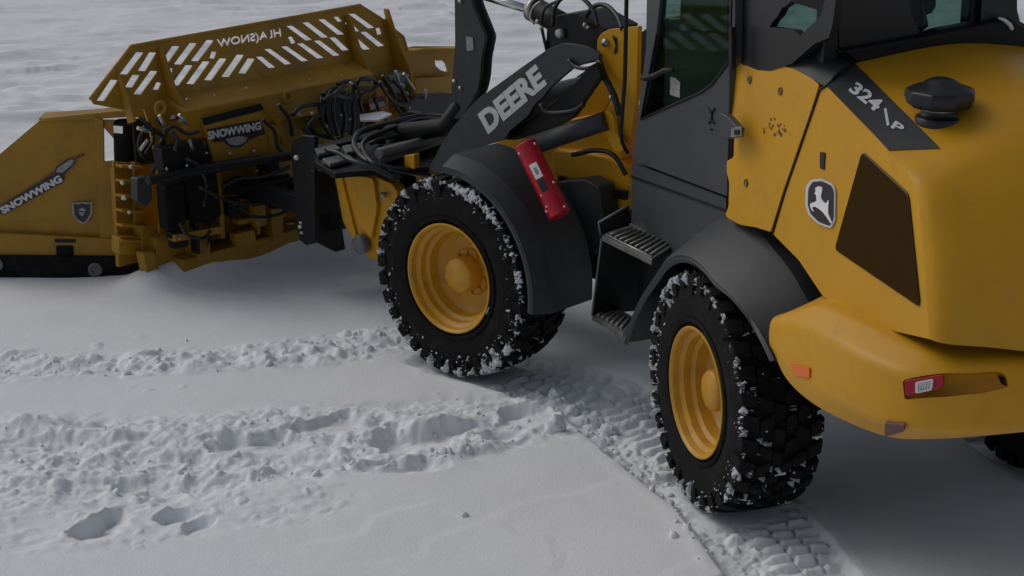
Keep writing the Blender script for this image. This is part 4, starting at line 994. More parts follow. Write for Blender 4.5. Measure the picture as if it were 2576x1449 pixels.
# slotted deflector
outer = [(330, 117), (905, 14), (955, 46), (975, 50), (984, 64), (1014, 94), (1024, 128), (1020, 150), (900, 178), (700, 212), (440, 262), (330, 280), (236, 262), (228, 250), (262, 205)]
def slot(x0, y0, x1, y1, wd):
    dx, dy = x1-x0, y1-y0; l = math.hypot(dx, dy); ux, uy = dx/l, dy/l
    hw = wd/2*1.0
    return [(x0-hw, y0), (x0+hw, y0+1), (x1+hw, y1+1), (x1-hw, y1)] if abs(dy) > 0 else []
def c3(x, y): return ((350+x/3.623)/1.4907, y/3.623/1.4907)
def c2(x, y): return ((900+x/2.07)/1.4907, y/2.07/1.4907)
holes = []
for (x0, y0, x1, y1) in [(625, 715, 410, 1000), (800, 715, 655, 955), (275, 1090, 95, 1360), (575, 1020, 475, 1180), (815, 970, 595, 1270), (885, 1120, 840, 1215), (1115, 630, 965, 840), (1350, 590, 1145, 865), (1580, 550, 1375, 820), (1635, 700, 1605, 790), (1040, 925, 1030, 1005), (1295, 890, 1110, 1150), (1525, 840, 1315, 1130), (1755, 800, 1555, 1080), (1990, 750, 1790, 1035), (2140, 800, 2015, 990)]:
    a, b = c3(x0, y0), c3(x1, y1); sm = math.hypot(x1-x0, y1-y0) < 130; mx_, my_ = (a[0]+b[0])/2, (a[1]+b[1])/2; a = (mx_+(a[0]-mx_)*1.06, my_+(a[1]-my_)*1.06); b = (mx_+(b[0]-mx_)*1.06, my_+(b[1]-my_)*1.06); holes.append(slot(*a, *b, 18.5 if not sm else 13))
for (x0, y0, x1, y1) in [(385, 205, 530, 305), (510, 178, 655, 285), (635, 155, 780, 262), (745, 135, 772, 160), (390, 290, 410, 330), (150, 445, 245, 520), (215, 385, 370, 492), (345, 365, 500, 468), (470, 342, 620, 445), (600, 320, 745, 425), (720, 295, 815, 385), (870, 112, 1015, 212), (1070, 222, 1078, 262), (840, 180, 898, 238), (960, 252, 1090, 352), (890, 300, 980, 378)]:
    a, b = c2(x0, y0), c2(x1, y1); sm = math.hypot(x1-x0, y1-y0) < 60; dy = b[1]-a[1]
    hw = 10.2 if not sm else 7; holes.append([(a[0]-hw, a[1]-1), (a[0]+hw*.7, a[1]-2), (b[0]+hw, b[1]+1), (b[0]-hw*.8, b[1]+3)])
nv = DIR(FF, *DN).normalized(); Yd = (FF[3]-nv*FF[3].dot(nv)).normalized(); Xd = Yd.cross(nv).normalized(); Od = DEF(600, 150)
def to2(q): p = DEF(*q)-Od; return (p.dot(Xd), p.dot(Yd))
BLt, BRt, TLt = Vector((*to2((709, 97)), 0)), Vector((*to2((547, 126)), 0)), Vector((*to2((706, 71)), 0))
tl_h = [[tuple((BLt + (BRt-BLt)*u + (TLt-BLt)*v)[:2]) for u, v in lp] for lp in text_loops('HLA(SNOW', .045)]
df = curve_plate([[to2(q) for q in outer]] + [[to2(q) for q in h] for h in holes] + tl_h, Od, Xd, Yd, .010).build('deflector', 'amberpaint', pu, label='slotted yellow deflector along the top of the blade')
MB().tube([DEF(*q) for q in [(228, 250), (330, 117), (905, 14), (955, 46), (1014, 94), (1024, 128)]], .012, 8).build('deflector_edge', 'amberpaint', df)
# ribs behind the deflector
for b, lo in ((1.0, .93), (.70, .66), (-.70, .56), (-1.02, .72)):
    def da_(c): return 2.27+.25*(c-1.15)-.006
    if b > .9: pts = [L(FF, da_(1.19), b, 1.19), L(FF, da_(1.19)-.02, b, 1.19), L(FF, da_(1.05)-.06, b, 1.05), L(FF, 2.14, b, .95), L(FF, 2.20, b, .93), L(FF, da_(1.0), b, 1.0)]
    else: pts = [L(FF, da_(1.29), b, 1.29), L(FF, da_(1.29)-.035, b, 1.29), L(FF, da_(1.1)-.075, b, 1.10), L(FF, 2.08, b, .95), L(FF, 2.05, b, lo+.1), L(FF, 2.09, b, lo), L(FF, 2.14, b, lo), L(FF, 2.20, b, .90), L(FF, da_(1.02), b, 1.02)]
    MB().prism(pts, DIR(FF, 0, -.016, 0)).build('rib', 'amberpaint', pu, bevel=.002)
# back beams
mb = MB(); pr = [(2.06, .97), (2.235, 1.03), (2.22, .82), (2.06, .80)]
mb.prism([L(FF, a, .72, c) for a, c in pr], DIR(FF, 0, -1.42, 0)); bm1 = mb.build('upper_beam', 'amberpaint', pu, bevel=.006)
mb = MB(); mb.box(FF, 2.04, 2.2, -1.0, .80, .05, .15); mb.box(FF, 2.02, 2.18, .62, .70, .12, .8); mb.box(FF, 2.02, 2.18, -.75, -.67, .12, .8); mb.box(FF, 2.02, 2.16, .08, .16, .12, .8); mb.build('lower_beam', 'amberpaint', pu, bevel=.006)
# sticker panel in the middle
sp = poly(FF, [(508, 302), (660, 264), (668, 300), (700, 395), (540, 410)], 'a', 2.03)
spn = MB().prism(sp, DIR(FF, .02, 0, 0)).build('centre_panel', 'amberpaint', pu, bevel=.003)
MB().prism(poly(FF, [(508, 298), (655, 260), (664, 276), (512, 316)], 'a', 2.026), DIR(FF, -.002, 0, 0)).build('panel_slot', 'black', spn)
dk = MB().prism(poly(FF, [(520, 326), (650, 302), (662, 322), (668, 336), (628, 350), (606, 370), (580, 370), (560, 354), (538, 358)], 'a', 2.026), DIR(FF, -.003, 0, 0)).build('brand_decal', 'decal_dark', spn)
text_quad('SNOWWING', P(FF, 524, 352, 'a', 2.021), P(FF, 658, 326, 'a', 2.021), P(FF, 521, 331, 'a', 2.021), Vector(), .05).build('lettering', 'silver', dk)
MB().prism(rounded(poly(FF, [(566, 350), (600, 342), (622, 345), (618, 356), (600, 366), (578, 364)], 'a', 2.022), .01), DIR(FF, -.002, 0, 0)).build('decal_badge', 'label', dk)
mb = MB()
for x, y in [(578, 386), (639, 380), (602, 330)][:2]: mb.blob(P(FF, x, y, 'a', 2.02), .010, .1)
mb.blob(P(FF, 470, 416, 'a', 1.95), .008, .1); mb.blob(P(FF, 476, 440, 'a', 1.95), .008, .1)
mb.build('panel_bolt', 'silver', spn, each=True)
# dry splash marks on the beam
# horizontal wing cylinder bar and lower bar
mb = MB(); mb.tube([P(FF, 372, 456, 'a', 1.95), P(FF, 480, 430, 'a', 1.95), P(FF, 730, 392, 'a', 1.75)], .026, 10)
mb.prism([P(FF, 420, 432, 'a', 1.96), P(FF, 640, 396, 'a', 1.96), P(FF, 732, 388, 'a', 1.96), P(FF, 732, 402, 'a', 1.96), P(FF, 640, 416, 'a', 1.96), P(FF, 420, 462, 'a', 1.96)], DIR(FF, .05, 0, 0))
mb.build('wing_cylinder', 'black', pu, bevel=.004)
mb = MB(); mb.prism(rounded(poly(FF, [(575, 458), (600, 462), (730, 438), (730, 462), (600, 492), (576, 484)], 'a', 1.98), .008), DIR(FF, .05, 0, 0)); mb.tube([P(FF, 600, 476, 'a', 1.95), P(FF, 730, 450, 'a', 1.95)], .014); mb.build('trip_spring_bar', 'black', pu, bevel=.004)
MB().tube([P(FF, 676, 442, 'a', 1.93), P(FF, 724, 434, 'a', 1.93)], .006, 6).build('grease_pipe', 'greysteel', pu)
# black box and rubber blocks
mb = MB(); mb.prism(poly(FF, [(406, 376), (512, 352), (524, 392), (520, 410), (412, 432)], 'a', 1.98), DIR(FF, .08, 0, 0)); mb.build('valve_cover', 'black', pu, bevel=.005)
for q in ([(414, 470), (462, 462), (468, 560), (448, 582), (424, 580)], [(474, 448), (545, 432), (558, 540), (530, 566), (482, 556)]):
    MB().prism(rounded(poly(FF, q, 'a', 2.0), .012), DIR(FF, .08, 0, 0)).build('rubber_block', 'rubber', pu, bevel=.006)
MB().prism(poly(FF, [(490, 552), (530, 560), (532, 600), (518, 640), (498, 640)], 'a', 2.02), DIR(FF, .06, 0, 0)).build('trip_bracket', 'black', pu, bevel=.005)
# hinge knuckle rack on the left
mb = MB()
mb.prism(poly(FF, [(278, 408), (292, 406), (300, 600), (286, 604)], 'b', .92), DIR(FF, 0, -.03, 0))
for k in range(6):
    y = 412+k*37; mb.prism(poly(FF, [(290, y), (346, y+3), (346, y+9), (290, y+6)], 'a', 2.26), DIR(FF, -.06, 0, 0))
mb.prism(poly(FF, [(338, 408), (352, 410), (356, 606), (342, 606)], 'a', 2.25), DIR(FF, .03, 0, 0))
mb.prism(poly(FF, [(286, 408), (350, 410), (356, 606), (296, 606)], 'a', 2.30), DIR(FF, .02, 0, 0))
mb.box(FF, 2.33, 2.36, .72, 1.02, .10, .66)
rack = mb.build('hinge_rack', 'amberpaint', pu, bevel=.002)
mb = MB()
for x, y in [(329, 420), (308, 460), (312, 498), (325, 534)]: mb.blob(P(FF, x, y, 'a', 2.18), .012 if y != 498 else .016, .15)
mb.build('hinge_bolt', 'silver', rack, each=True)
MB().prism(rounded(poly(FF, [(345, 450), (372, 444), (382, 470), (384, 500), (370, 522), (346, 506)], 'a', 2.02), .01), DIR(FF, .06, 0, 0)).build('hinge_shield', 'fender', rack, bevel=.004)
# lower yellow lumps of the edge linkage
mb = MB()
for q, a in (([(352, 570), (395, 572), (405, 610), (392, 660), (362, 640)], 2.20), ([(300, 598), (380, 590), (384, 612), (360, 640), (300, 640)], 2.22), ([(392, 600), (440, 575), (520, 590), (520, 640), (440, 660), (392, 668)], 2.14), ([(360, 636), (388, 632), (400, 678), (372, 690)], 2.12), ([(420, 555), (480, 560), (478, 585), (425, 580)], 2.12)):
    mb.prism(rounded(poly(FF, q, 'a', a), .012), DIR(FF, .07, 0, 0))
mb.build('edge_linkage', 'amberpaint', pu, bevel=.005)
mb = MB(); mb.box(FF, 2.12, 2.26, -1.1, .78, .0, .09); mb.build('cutting_edge', mat('rusty_edge', (.075, .036, .012), .7, vary=.3, vscale=12), pu, bevel=.006)
# left wing
wd = L(FF, 2.976, 1.367, 0) - L(FF, 2.35, .776, 0); wn = (.68649, -.72714, 0); wc = 1.04898
def Wg(x, y, o=0): return P(FF, x, y, wn, wc+o)
WN = DIR(FF, *wn)                                       # points away from the camera side
if WN.dot(Vector((0, 0, CAMH)) - L(FF, 2.5, 1, .5)) > 0: WN = -WN
cs = 1 if WN.dot(DIR(FF, *wn)) > 0 else -1
# folded sheet: three creases
wv = {'tl': Wg(100, 303), 'tm': Wg(245, 288), 'l0': Wg(-95, 452), 'l1': Wg(-110, 560), 'l2': Wg(-110, 590), 'bl': Wg(-110, 650), 'm1': Wg(246, 410), 'm2': Wg(252, 545), 'br': Wg(256, 606), 'b0': Wg(60, 545), 'bm': Wg(110, 600), 'bl0': Wg(0, 560)}
pts = [Wg(100, 303), Wg(245, 288), Wg(256, 640), Wg(-110, 660), Wg(-110, 480)]
mb = MB(); back = [p + WN*.015 for p in pts]
# outer skin with shallow pressed folds: ridge vertices pushed out towards the camera
o_ = -WN
A_ = [Wg(100, 303), Wg(245, 288), Wg(246, 300)+o_*.0, Wg(248, 420)+o_*.022, Wg(254, 545), Wg(256, 640), Wg(-110, 660), Wg(-110, 545), Wg(0, 556)+o_*.02, Wg(-60, 620)+o_*.022, Wg(-110, 480), Wg(60, 548)+o_*.006, Wg(150, 590)]
mb.add(A_, [(0, 2, 3), (0, 1, 2), (0, 3, 10), (10, 3, 8), (8, 3, 4), (8, 4, 11), (10, 8, 7), (11, 4, 12), (12, 4, 5), (8, 11, 9), (11, 12, 9), (9, 12, 5), (9, 5, 6), (7, 8, 9), (7, 9, 6)])
n5 = len(pts); mb.add(pts+back, [tuple(range(n5, 2*n5))] + [(i, (i+1) % n5, (i+1) % n5+n5, i+n5) for i in range(n5)])
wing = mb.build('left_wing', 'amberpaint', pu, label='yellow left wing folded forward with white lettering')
bmx = bmesh.new(); bmx.from_mesh(wing.data); bmesh.ops.recalc_face_normals(bmx, faces=bmx.faces); bmx.to_mesh(wing.data); bmx.free()
# post at the wing's root and window frame
mb = MB(); mb.prism([Wg(240, 290, 0), Wg(262, 300, 0), Wg(264, 408, 0), Wg(246, 408, 0)], WN*-.03)
mb.prism([Wg(246, 406), Wg(292, 402), Wg(302, 606), Wg(254, 606)], WN*-.03); mb.prism([Wg(262, 300), Wg(290, 300), Wg(288, 350), Wg(262, 320)], WN*-.012)
mb.build('wing_post', 'amberpaint', wing, bevel=.004)
# top flange
fl_ = [Wg(97, 304), Wg(245, 288), Wg(330, 275), P(FF, 352, 272, 'c', .94), P(FF, 412, 288, 'c', .92), P(FF, 398, 296, 'c', .92), Wg(320, 296)]
fl_ = [Wg(96, 304), Wg(120, 294), Wg(330, 274), Wg(352, 272), Wg(412, 288), Wg(396, 298), Wg(330, 292), Wg(246, 298)]
mb = MB(); mb.prism(fl_, WN*-.02); f0 = [Wg(98, 303), Wg(245, 293), Wg(330, 284), Wg(400, 294)]
q0 = f0 + [p + WN*.15 for p in f0[::-1]]; mb.prism(q0, Vector((0, 0, .012))); mb.build('top_flange', 'amberpaint', wing, bevel=.003)
# bottom rail and skid
mb = MB(); mb.prism([Wg(110, 586), Wg(300, 596), Wg(352, 612), Wg(352, 642), Wg(-110, 642), Wg(-110, 560), Wg(0, 580)], WN*-.045); mb.build('bottom_rail', 'amberpaint', wing, bevel=.006)
MB().prism([Wg(138, 602, -.05*cs), Wg(190, 602, -.05*cs), Wg(190, 610, -.05*cs), Wg(138, 610, -.05*cs)], WN*-.004).build('rail_slot', 'black', wing)
mb = MB(); mb.prism([Wg(-110, 634), Wg(150, 636), Wg(345, 638), Wg(356, 640), Wg(386, 686), Wg(370, 692), Wg(-110, 696)], WN*-.075); mb.prism([Wg(146, 612), Wg(188, 612), Wg(190, 640), Wg(146, 640)], WN*-.06)
skid = mb.build('skid_shoe', 'rubber', wing, bevel=.008)
for x, y in [(246, 668), (-2, 655)]:
    c = Wg(x, y) - WN*.077; MB().lathe(c, -WN, [(0, .040), (.010, .040), (.012, .026), (.006, .024), (.006, 0)], 24).build('skid_bolt', 'greysteel', skid)
mb = MB(); tt = Wg(246, 668)-WN*.077; ex = wd.normalized(); mb.prism([tt+ex*.024+Vector((0, 0, -.03)), tt-ex*.024+Vector((0, 0, -.03)), tt+Vector((0, 0, -.055))], -WN*.008); mb.build('bolt_tag', 'greysteel', skid)
# decals
def cl(x, y): return ((x/2.229)/1.4907, (400+y/2.229)/1.4907)
lift = -WN*.026
def Wd(x, y): return Wg(*cl(x, y)) + lift
dk = MB().prism(rounded([Wd(*q) for q in [(-6, 832), (440, 560), (470, 545), (535, 552), (552, 592), (530, 625), (30, 898), (6, 880)]], .01), -WN*.002).build('brand_decal', 'decal_dark', wing)
lift = -WN*.030
text_quad('SNOWWING', Wd(38, 888), Wd(536, 612), Wd(4, 834), Vector(), .05).build('lettering', 'silver', dk)
lift = -WN*.029
MB().prism(rounded([Wd(*q) for q in [(462, 545), (478, 495), (600, 418), (640, 428), (632, 468), (545, 556)]], .01), -WN*.002).build('decal_outline', 'decal_dark', dk)
lift = -WN*.032
MB().prism(rounded([Wd(*q) for q in [(476, 538), (490, 500), (602, 428), (628, 436), (618, 466), (535, 538)]], .01), -WN*.002).build('decal_badge', 'label', dk)
lift = -WN*.028
mb = MB(); mb.prism([Wd(*q) for q in [(362, 600), (452, 540), (470, 550), (450, 562)]], -WN*.0015); mb.prism([Wd(*q) for q in [(640, 408), (715, 380), (716, 398), (642, 432)]], -WN*.0015); mb.build('decal_stripe', 'decal_red', dk)
lift = -WN*.020
sh = [(603, 790), (650, 795), (690, 785), (735, 795), (778, 788), (776, 890), (740, 950), (700, 978), (655, 950), (615, 905)]
shd = MB().prism([Wd(*q) for q in sh], -WN*.002).build('shield_decal', 'label', wing)
lift = -WN*.0225
MB().prism([Wd(692+(x-692)*.8, 870+(y-870)*.82) for x, y in sh], -WN*.0015).build('shield_field', 'decal_dark', shd)
lift = -WN*.0245
mb = MB()
for q in ([(660, 850), (690, 838), (720, 846), (722, 864), (700, 860), (680, 862)], [(664, 872), (690, 868), (716, 874), (706, 896), (692, 905), (674, 892)]): mb.prism([Wd(*c) for c in q], -WN*.001)
mb.build('shield_mark', 'label', shd)
# black control box hanging in the wing's gap
bx = poly(FF, [(288, 306), (345, 308), (350, 400), (292, 404)], 'b', .84)
MB().prism(poly(FF, [(335, 300), (400, 296), (415, 330), (408, 412), (345, 412)], 'a', 2.30), DIR(FF, .02, 0, 0)).build('backing_plate', 'black', pu)
mb = MB(); mb.tube([P(FF, 318, 306, 'b', .84), P(FF, 320, 404, 'b', .84)], .072, 20); mb.build('damper', 'rubber', pu)
MB().prism(poly(FF, [(286, 316), (309, 318), (309, 336), (287, 334)], 'b', .93), DIR(FF, 0, .002, 0)).build('warning_sticker', 'white', pu)
# hoses on the pusher: bundle in the middle
random.seed(11)
def phose(pts, a, r=.011, m='hose', name='hose'):
    q = []
    for (x, y) in pts: q.append(P(FF, x, y, 'a', a + random.uniform(-.02, .02)))
    MB().tube(catmull(q, 5), r, 7).build(name, m, pu)
phose([(735, 290), (760, 268), (800, 262), (812, 282), (790, 300), (770, 330), (800, 350)], 1.9, .014)
phose([(812, 240), (842, 222), (880, 238), (905, 200), (938, 202), (945, 218), (915, 232)], 1.95, .015)
phose([(810, 245), (806, 290), (826, 330), (860, 350)], 1.92, .013)
phose([(835, 225), (815, 262), (812, 310), (840, 350)], 1.9, .011)
phose([(870, 215), (842, 240), (838, 290), (850, 340)], 1.88, .012)
phose([(880, 232), (862, 260), (868, 300), (860, 345)], 1.9, .012)
phose([(905, 230), (888, 262), (890, 305), (884, 340)], 1.92, .011)
phose([(925, 225), (905, 250), (914, 290), (905, 335)], 1.92, .011)
phose([(848, 212), (880, 205), (900, 222), (930, 220)], 1.9, .012)
phose([(812, 255), (840, 240), (870, 246), (900, 240)], 1.88, .016)
phose([(985, 200), (1010, 225), (1028, 262), (1022, 300)], 2.0, .013)
phose([(962, 190), (990, 232), (1000, 272), (1040, 320)], 1.98, .010)
phose([(395, 300), (418, 330), (400, 372), (412, 410)], 2.1, .011)
phose([(360, 320), (392, 330), (412, 350), (398, 400), (380, 440)], 2.12, .013)
phose([(430, 300), (468, 292), (480, 330), (466, 380)], 2.1, .011)
phose([(378, 308), (350, 350), (356, 390), (390, 410)], 2.14, .010)
phose([(350, 296), (380, 320), (386, 352), (366, 386)], 2.1, .009)
# lifting eyes, gussets, pipes and brackets over the back of the blade
for x, y, a_ in ((722, 244, 2.06), (402, 272, 2.1)):
    c = P(FF, x, y, 'a', a_)
    MB().lathe(c, DIR(FF, -1, 0, 0), [(0, .042), (.010, .042), (.014, .034), (.014, .020), (.004, .018)], 24).build('lifting_eye', 'amberpaint', pu)
random.seed(31)
for x0, y0, x1, y1, a_, wd_ in ((548, 400, 562, 600, 2.06, .03), (640, 400, 652, 590, 2.06, .03), (700, 300, 716, 360, 2.02, .03), (560, 500, 728, 472, 2.05, .035), (440, 600, 560, 578, 2.0, .04), (600, 560, 720, 540, 2.06, .03)):
    p0, p1 = P(FF, x0, y0, 'a', a_), P(FF, x1, y1, 'a', a_); d_ = (p1-p0).normalized(); n_ = DIR(FF, 1, 0, 0); s_ = d_.cross(n_).normalized()*wd_*.5
    MB().prism([p0-s_, p1-s_, p1+s_, p0+s_], DIR(FF, .06, 0, 0)).build('gusset', 'amberpaint', pu, bevel=.003)
for pts, r in (([(560, 470), (600, 452), (660, 446), (728, 420)], .011), ([(500, 470), (560, 500), (620, 512), (728, 500)], .010), ([(470, 400), (500, 420), (520, 470), (512, 520)], .010), ([(660, 300), (690, 330), (700, 372), (730, 400)], .011), ([(700, 262), (728, 300), (735, 340)], .012), ([(430, 330), (446, 352), (440, 380)], .012), ([(600, 520), (640, 545), (700, 540), (735, 520)], .010), ([(452, 560), (470, 590), (510, 600), (530, 580)], .011), ([(410, 330), (440, 318), (470, 336), (500, 330)], .011), ([(955, 205), (975, 240), (1000, 262), (1040, 262)], .012), ([(940, 240), (960, 290), (990, 310), (1040, 310)], .012), ([(770, 300), (790, 330), (830, 345), (870, 335)], .014), ([(760, 320), (790, 345), (800, 372)], .013)):
    phose(pts, 1.93, r)
for q, a_, m_ in (([(574, 500), (604, 496), (606, 540), (578, 546)], 2.0, 'black'), ([(640, 520), (668, 514), (672, 566), (646, 574)], 2.02, 'amberpaint'), ([(686, 470), (716, 464), (720, 520), (690, 528)], 2.0, 'black'), ([(430, 584), (470, 578), (476, 618), (440, 628)], 2.02, 'black'), ([(590, 590), (640, 578), (646, 612), (598, 624)], 2.02, 'amberpaint'), ([(668, 392), (700, 388), (704, 428), (672, 434)], 2.0, 'black'), ([(945, 225), (975, 220), (980, 300), (950, 308)], 2.06, 'amberpaint')):
    MB().prism(rounded(poly(FF, q, 'a', a_), .008), DIR(FF, .05, 0, 0)).build('bracket', m_, pu, bevel=.004)
mb = MB()
for x, y in [(590, 512), (655, 540), (700, 492), (452, 600), (616, 598), (684, 408), (470, 250), (540, 240), (620, 222), (780, 200), (860, 190), (552, 420), (646, 430), (556, 560), (648, 560)]: mb.blob(P(FF, x, y, 'a', 1.985), random.uniform(.006, .010), .15)
mb.build('bolt_head', 'zinc', pu, each=True)
# bright fittings and little valves
mb = MB()
for x, y, a, r in [(752, 289, 1.9, .016), (785, 285, 1.9, .018), (822, 318, 1.88, .014), (835, 345, 1.9, .022), (884, 210, 1.87, .015), (932, 206, 1.93, .014), (1000, 190, 1.98, .018), (1022, 190, 2.0, .014), (1010, 215, 2.0, .02), (1025, 235, 2.0, .014), (382, 346, 2.1, .012), (436, 296, 2.08, .018), (455, 304, 2.08, .014), (470, 380, 2.05, .014), (500, 360, 2.0, .010), (420, 425, 1.95, .012), (520, 385, 1.95, .010), (1010, 262, 2.0, .013), (1030, 270, 2.0, .013), (1060, 248, 2.1, .012), (1078, 246, 2.1, .012), (880, 300, 1.85, .010), (858, 290, 1.85, .010)]:
    mb.blob(P(FF, x, y, 'a', a), r, .3, (1, .8, .7))
for x0, y0, x1, y1 in [(1015, 185, 1042, 225), (995, 178, 1003, 205), (352, 378, 372, 352), (450, 288, 470, 312), (400, 290, 414, 318), (346, 322, 372, 330), (476, 352, 484, 376), (1072, 224, 1068, 250)]:
    mb.tube([P(FF, x0, y0, 'a', 1.98), P(FF, x1, y1, 'a', 1.98)], .010, 8)
mb.build('hose_coupling', 'zinc', pu, each=True)
mb = MB(); mb.prism(poly(FF, [(815, 250), (905, 235), (925, 330), (830, 350)], 'a', 2.02), DIR(FF, .03, 0, 0)); mb.build('valve_block', 'black', pu, bevel=.006)
vb = MB().prism(poly(FF, [(925, 248), (968, 240), (972, 268), (930, 278)], 'a', 2.02), DIR(FF, -.004, 0, 0)).build('warning_sticker', 'decal_red', pu)
MB().prism(poly(FF, [(928, 262), (966, 254), (970, 267), (932, 276)], 'a', 2.015), DIR(FF, -.002, 0, 0)).build('sticker_print', 'label', vb)
MB().prism(poly(FF, [(905, 292), (962, 284), (985, 290), (950, 306), (906, 306)], 'c', .80), DIR(FF, 0, 0, .01)).build('snow_dusting', 'snowbit', pu)
mb = MB(); mb.prism(rounded(poly(FF, [(1012, 262), (1070, 240), (1140, 236), (1140, 300), (1080, 312), (1040, 300)], 'a', 2.0), .02), DIR(FF, .08, 0, 0)); mb.build('right_spring_cover', 'fender', pu, bevel=.006)
mb = MB(); mb.prism(rounded(poly(FF, [(978, 192), (1020, 178), (1034, 205), (1030, 232), (990, 236)], 'a', 2.1), .012), DIR(FF, .06, 0, 0)); mb.build('wing_actuator', 'greysteel', pu, bevel=.006)
# top plates of the coupler
mb = MB()
mb.prism(poly(FF, [(790, 372), (905, 345), (1000, 330), (1120, 300), (1130, 340), (1080, 420), (880, 432), (842, 436), (792, 408)], 'c', .80), DIR(FF, 0, 0, -.03)); mb.build('coupler_deck', 'black', loader, bevel=.004)
mb = MB()
mb.prism(poly(FF, [(948, 372), (1120, 322), (1128, 338), (1050, 366), (955, 396)], 'c', .86), DIR(FF, 0, 0, -.04)); mb.tube([P(FF, 952, 388, 'c', .87), P(FF, 1128, 340, 'c', .87)], .030, 12)
mb.tube([P(FF, 975, 356, 'c', .86), P(FF, 1100, 318, 'c', .86)], .016, 10)
for q in ([(792, 372), (842, 362), (858, 372), (800, 388)], [(860, 366), (905, 358), (920, 372), (870, 384)], [(810, 398), (870, 386), (890, 396), (830, 412)]): mb.prism(poly(FF, q, 'c', .83), DIR(FF, 0, 0, -.02))
mb.build('coupler_cylinder', 'greysteel', loader, bevel=.004)
MB().prism(poly(FF, [(1016, 392), (1042, 388), (1042, 425), (1018, 428)], 'b', .30), DIR(FF, 0, -.04, 0)).build('coupler_spacer', 'yellow', loader, bevel=.004)
hose(FF, [(1138, 296, ('c', .93)), (1060, 292, ('c', .93)), (980, 310, ('c', .92)), (910, 330, ('c', .9)), (893, 350, ('c', .88)), (895, 375, ('c', .85)), (925, 405, ('c', .83)), (990, 425, ('c', .8)), (1080, 438, ('c', .75))], .017)
hose(FF, [(1130, 302, ('c', .95)), (1060, 300, ('c', .95)), (1000, 318, ('c', .93)), (930, 345, ('c', .9)), (912, 372, ('c', .86)), (940, 412, ('c', .83)), (1010, 440, ('c', .76))], .013)
hose(FF, [(1128, 312, ('c', .9)), (1040, 330, ('c', .9)), (960, 350, ('c', .88)), (930, 362, ('c', .86))], .012)
hose(FF, [(820, 376, ('c', .86)), (850, 385, ('c', .86)), (880, 402, ('c', .86)), (930, 420, ('c', .84)), (1000, 452, ('c', .78))], .013)
MB().tube([P(FF, 1012, 431, 'c', .72), P(FF, 1062, 441, 'c', .72)], .012, 8).build('steel_pipe', 'zinc', loader)
# right wing, opened straight
rp = [(1018, 128), (1040, 124), (1150, 124), (1196, 128), (1196, 330), (1120, 345), (1030, 330), (1012, 200)]
rh = [(1092, 152), (1112, 152), (1120, 160), (1125, 176), (1121, 181), (1105, 175), (1094, 165)]
rwg = plate2d(FF, rp, [rh], 'a', 2.30, .012).build('right_wing', 'amberpaint', pu, label='shaded right wing with a rounded hole beside the crank')
mb = MB(); tp = poly(FF, [(1016, 126), (1040, 121), (1150, 121), (1190, 125)], 'a', 2.30); mb.prism(tp + [p + DIR(FF, -.10, 0, 0) for p in tp[::-1]], Vector((0, 0, .012))); mb.build('top_flange', 'amberpaint', rwg, bevel=.003)
MB().prism(poly(FF, [(1040, 196), (1140, 190), (1150, 300), (1050, 300)], 'a', 2.26), DIR(FF, -.02, 0, 0)).build('wing_stiffener', 'amberpaint', rwg, bevel=.004)

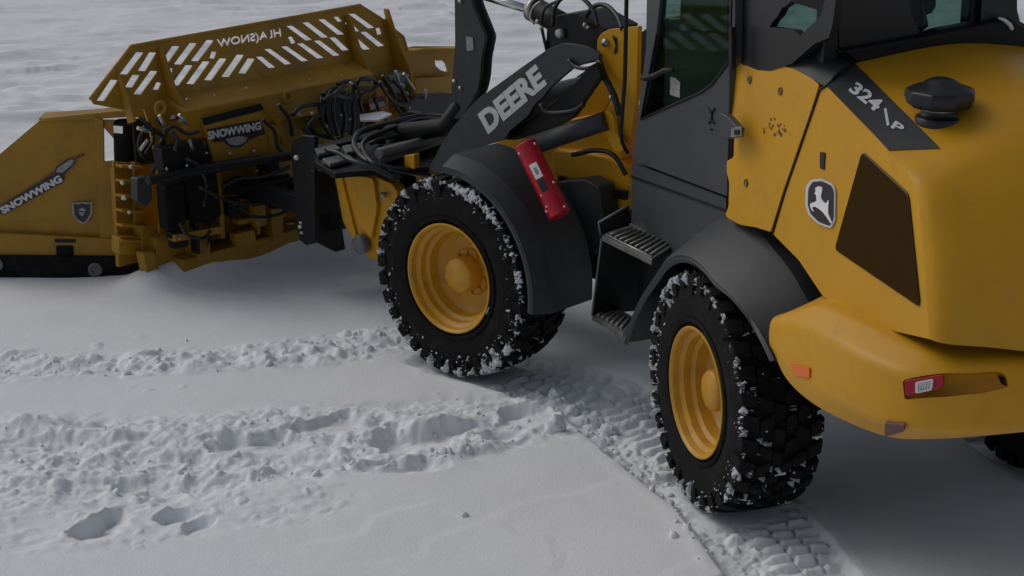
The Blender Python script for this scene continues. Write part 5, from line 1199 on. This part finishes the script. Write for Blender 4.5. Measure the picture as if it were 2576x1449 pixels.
# ================================================================== LOOSE SNOW
random.seed(21)
def lump(px, py, r, sc, label, up=.5):
    x, y = G(px, py); z = hz(x, y)
    bm = bmesh.new(); bmesh.ops.create_icosphere(bm, subdivisions=4, radius=1)
    sx = random.uniform(0, 50)
    co = np.array([v.co[:] for v in bm.verts]); n = fbm(co[:, 0]*1.6+sx, co[:, 1]*1.6+co[:, 2]*1.9, 3) + .5*fbm(co[:, 0]*5+sx, co[:, 1]*5+co[:, 2]*4, 3)
    for v, k in zip(bm.verts, n): v.co = Vector((v.co.x*sc[0], v.co.y*sc[1], v.co.z*sc[2]))*r*(1+.30*k)
    me = bpy.data.meshes.new('snow_lump'); bm.to_mesh(me); bm.free()
    me.polygons.foreach_set('use_smooth', [True]*len(me.polygons))
    o = link('snow_lump', me, 'snow', None, Vector((x, y, z+r*sc[2]*up)), label); o['category'] = 'snow lump'; o['group'] = 'snow lumps thrown up beside the wheel rut'
    o.rotation_euler.z = random.uniform(0, 6)
    return o
lump(1398, 985, .034, (1, .9, 1), 'round white snow ball standing alone behind the front tyre')
lump(1530, 1065, .036, (1.1, .9, .95), 'rounded snow ball on the rut edge, nearest the rear tyre', .3)
lump(1395, 1085, .060, (.55, .8, 1.2), 'tall upright slab of snow at the end of the churned band', .15)
lump(1468, 1048, .055, (1.2, .7, .8), 'broad snow clod beside the upright slab', .1)
lump(1440, 1018, .036, (1.1, .8, .8), 'small snow clod between the lone snow ball and the broad clod', .2)
lump(1165, 1295, .018, (1.2, 1, .7), 'small clod lying alone on the smooth snow in the foreground', .3)
# crumbs scattered over the two churned bands
mb = MB(); random.seed(4)
def seg_at(pl, t):
    i = min(int(t*(len(pl)-1)), len(pl)-2); f = t*(len(pl)-1)-i; return (pl[i][0]*(1-f)+pl[i+1][0]*f, pl[i][1]*(1-f)+pl[i+1][1]*f)
CR = [([G(-60, 935), G(300, 925), G(600, 905), G(1000, 850)], .16, 70), ([G(-60, 1130), G(350, 1150), G(700, 1110), G(1000, 1080), G(1400, 1040)], .30, 60), ([G(1400, 990), G(1520, 1080), G(1640, 1200), G(1790, 1400)], .09, 80), ([G(600, 1190), G(900, 1180), G(1150, 1150), G(1380, 1080)], .04, 30)]
spots = []
for pl, w_, n in CR:
    for k in range(n):
        q = seg_at(pl, random.random()); spots.append((q[0]+random.gauss(0, w_*.3), q[1]+random.gauss(0, w_*.6)))
sx = np.array([[s[0] for s in spots]]); sy = np.array([[s[1] for s in spots]]); szz = height(sx, sy)[0]
for (x, y), z in zip(spots, szz):
    r = min(.020, .005+random.expovariate(1/.0045)); mb.blob((x, y, z+r*.15), r, .3, (1.2, 1.1, .7), 2)
cr = mb.build('snow_crumbs', 'snow'); cr['label'] = 'loose white snow crumbs over the churned tracks'; cr['category'] = 'snow crumbs'; cr['kind'] = 'stuff'
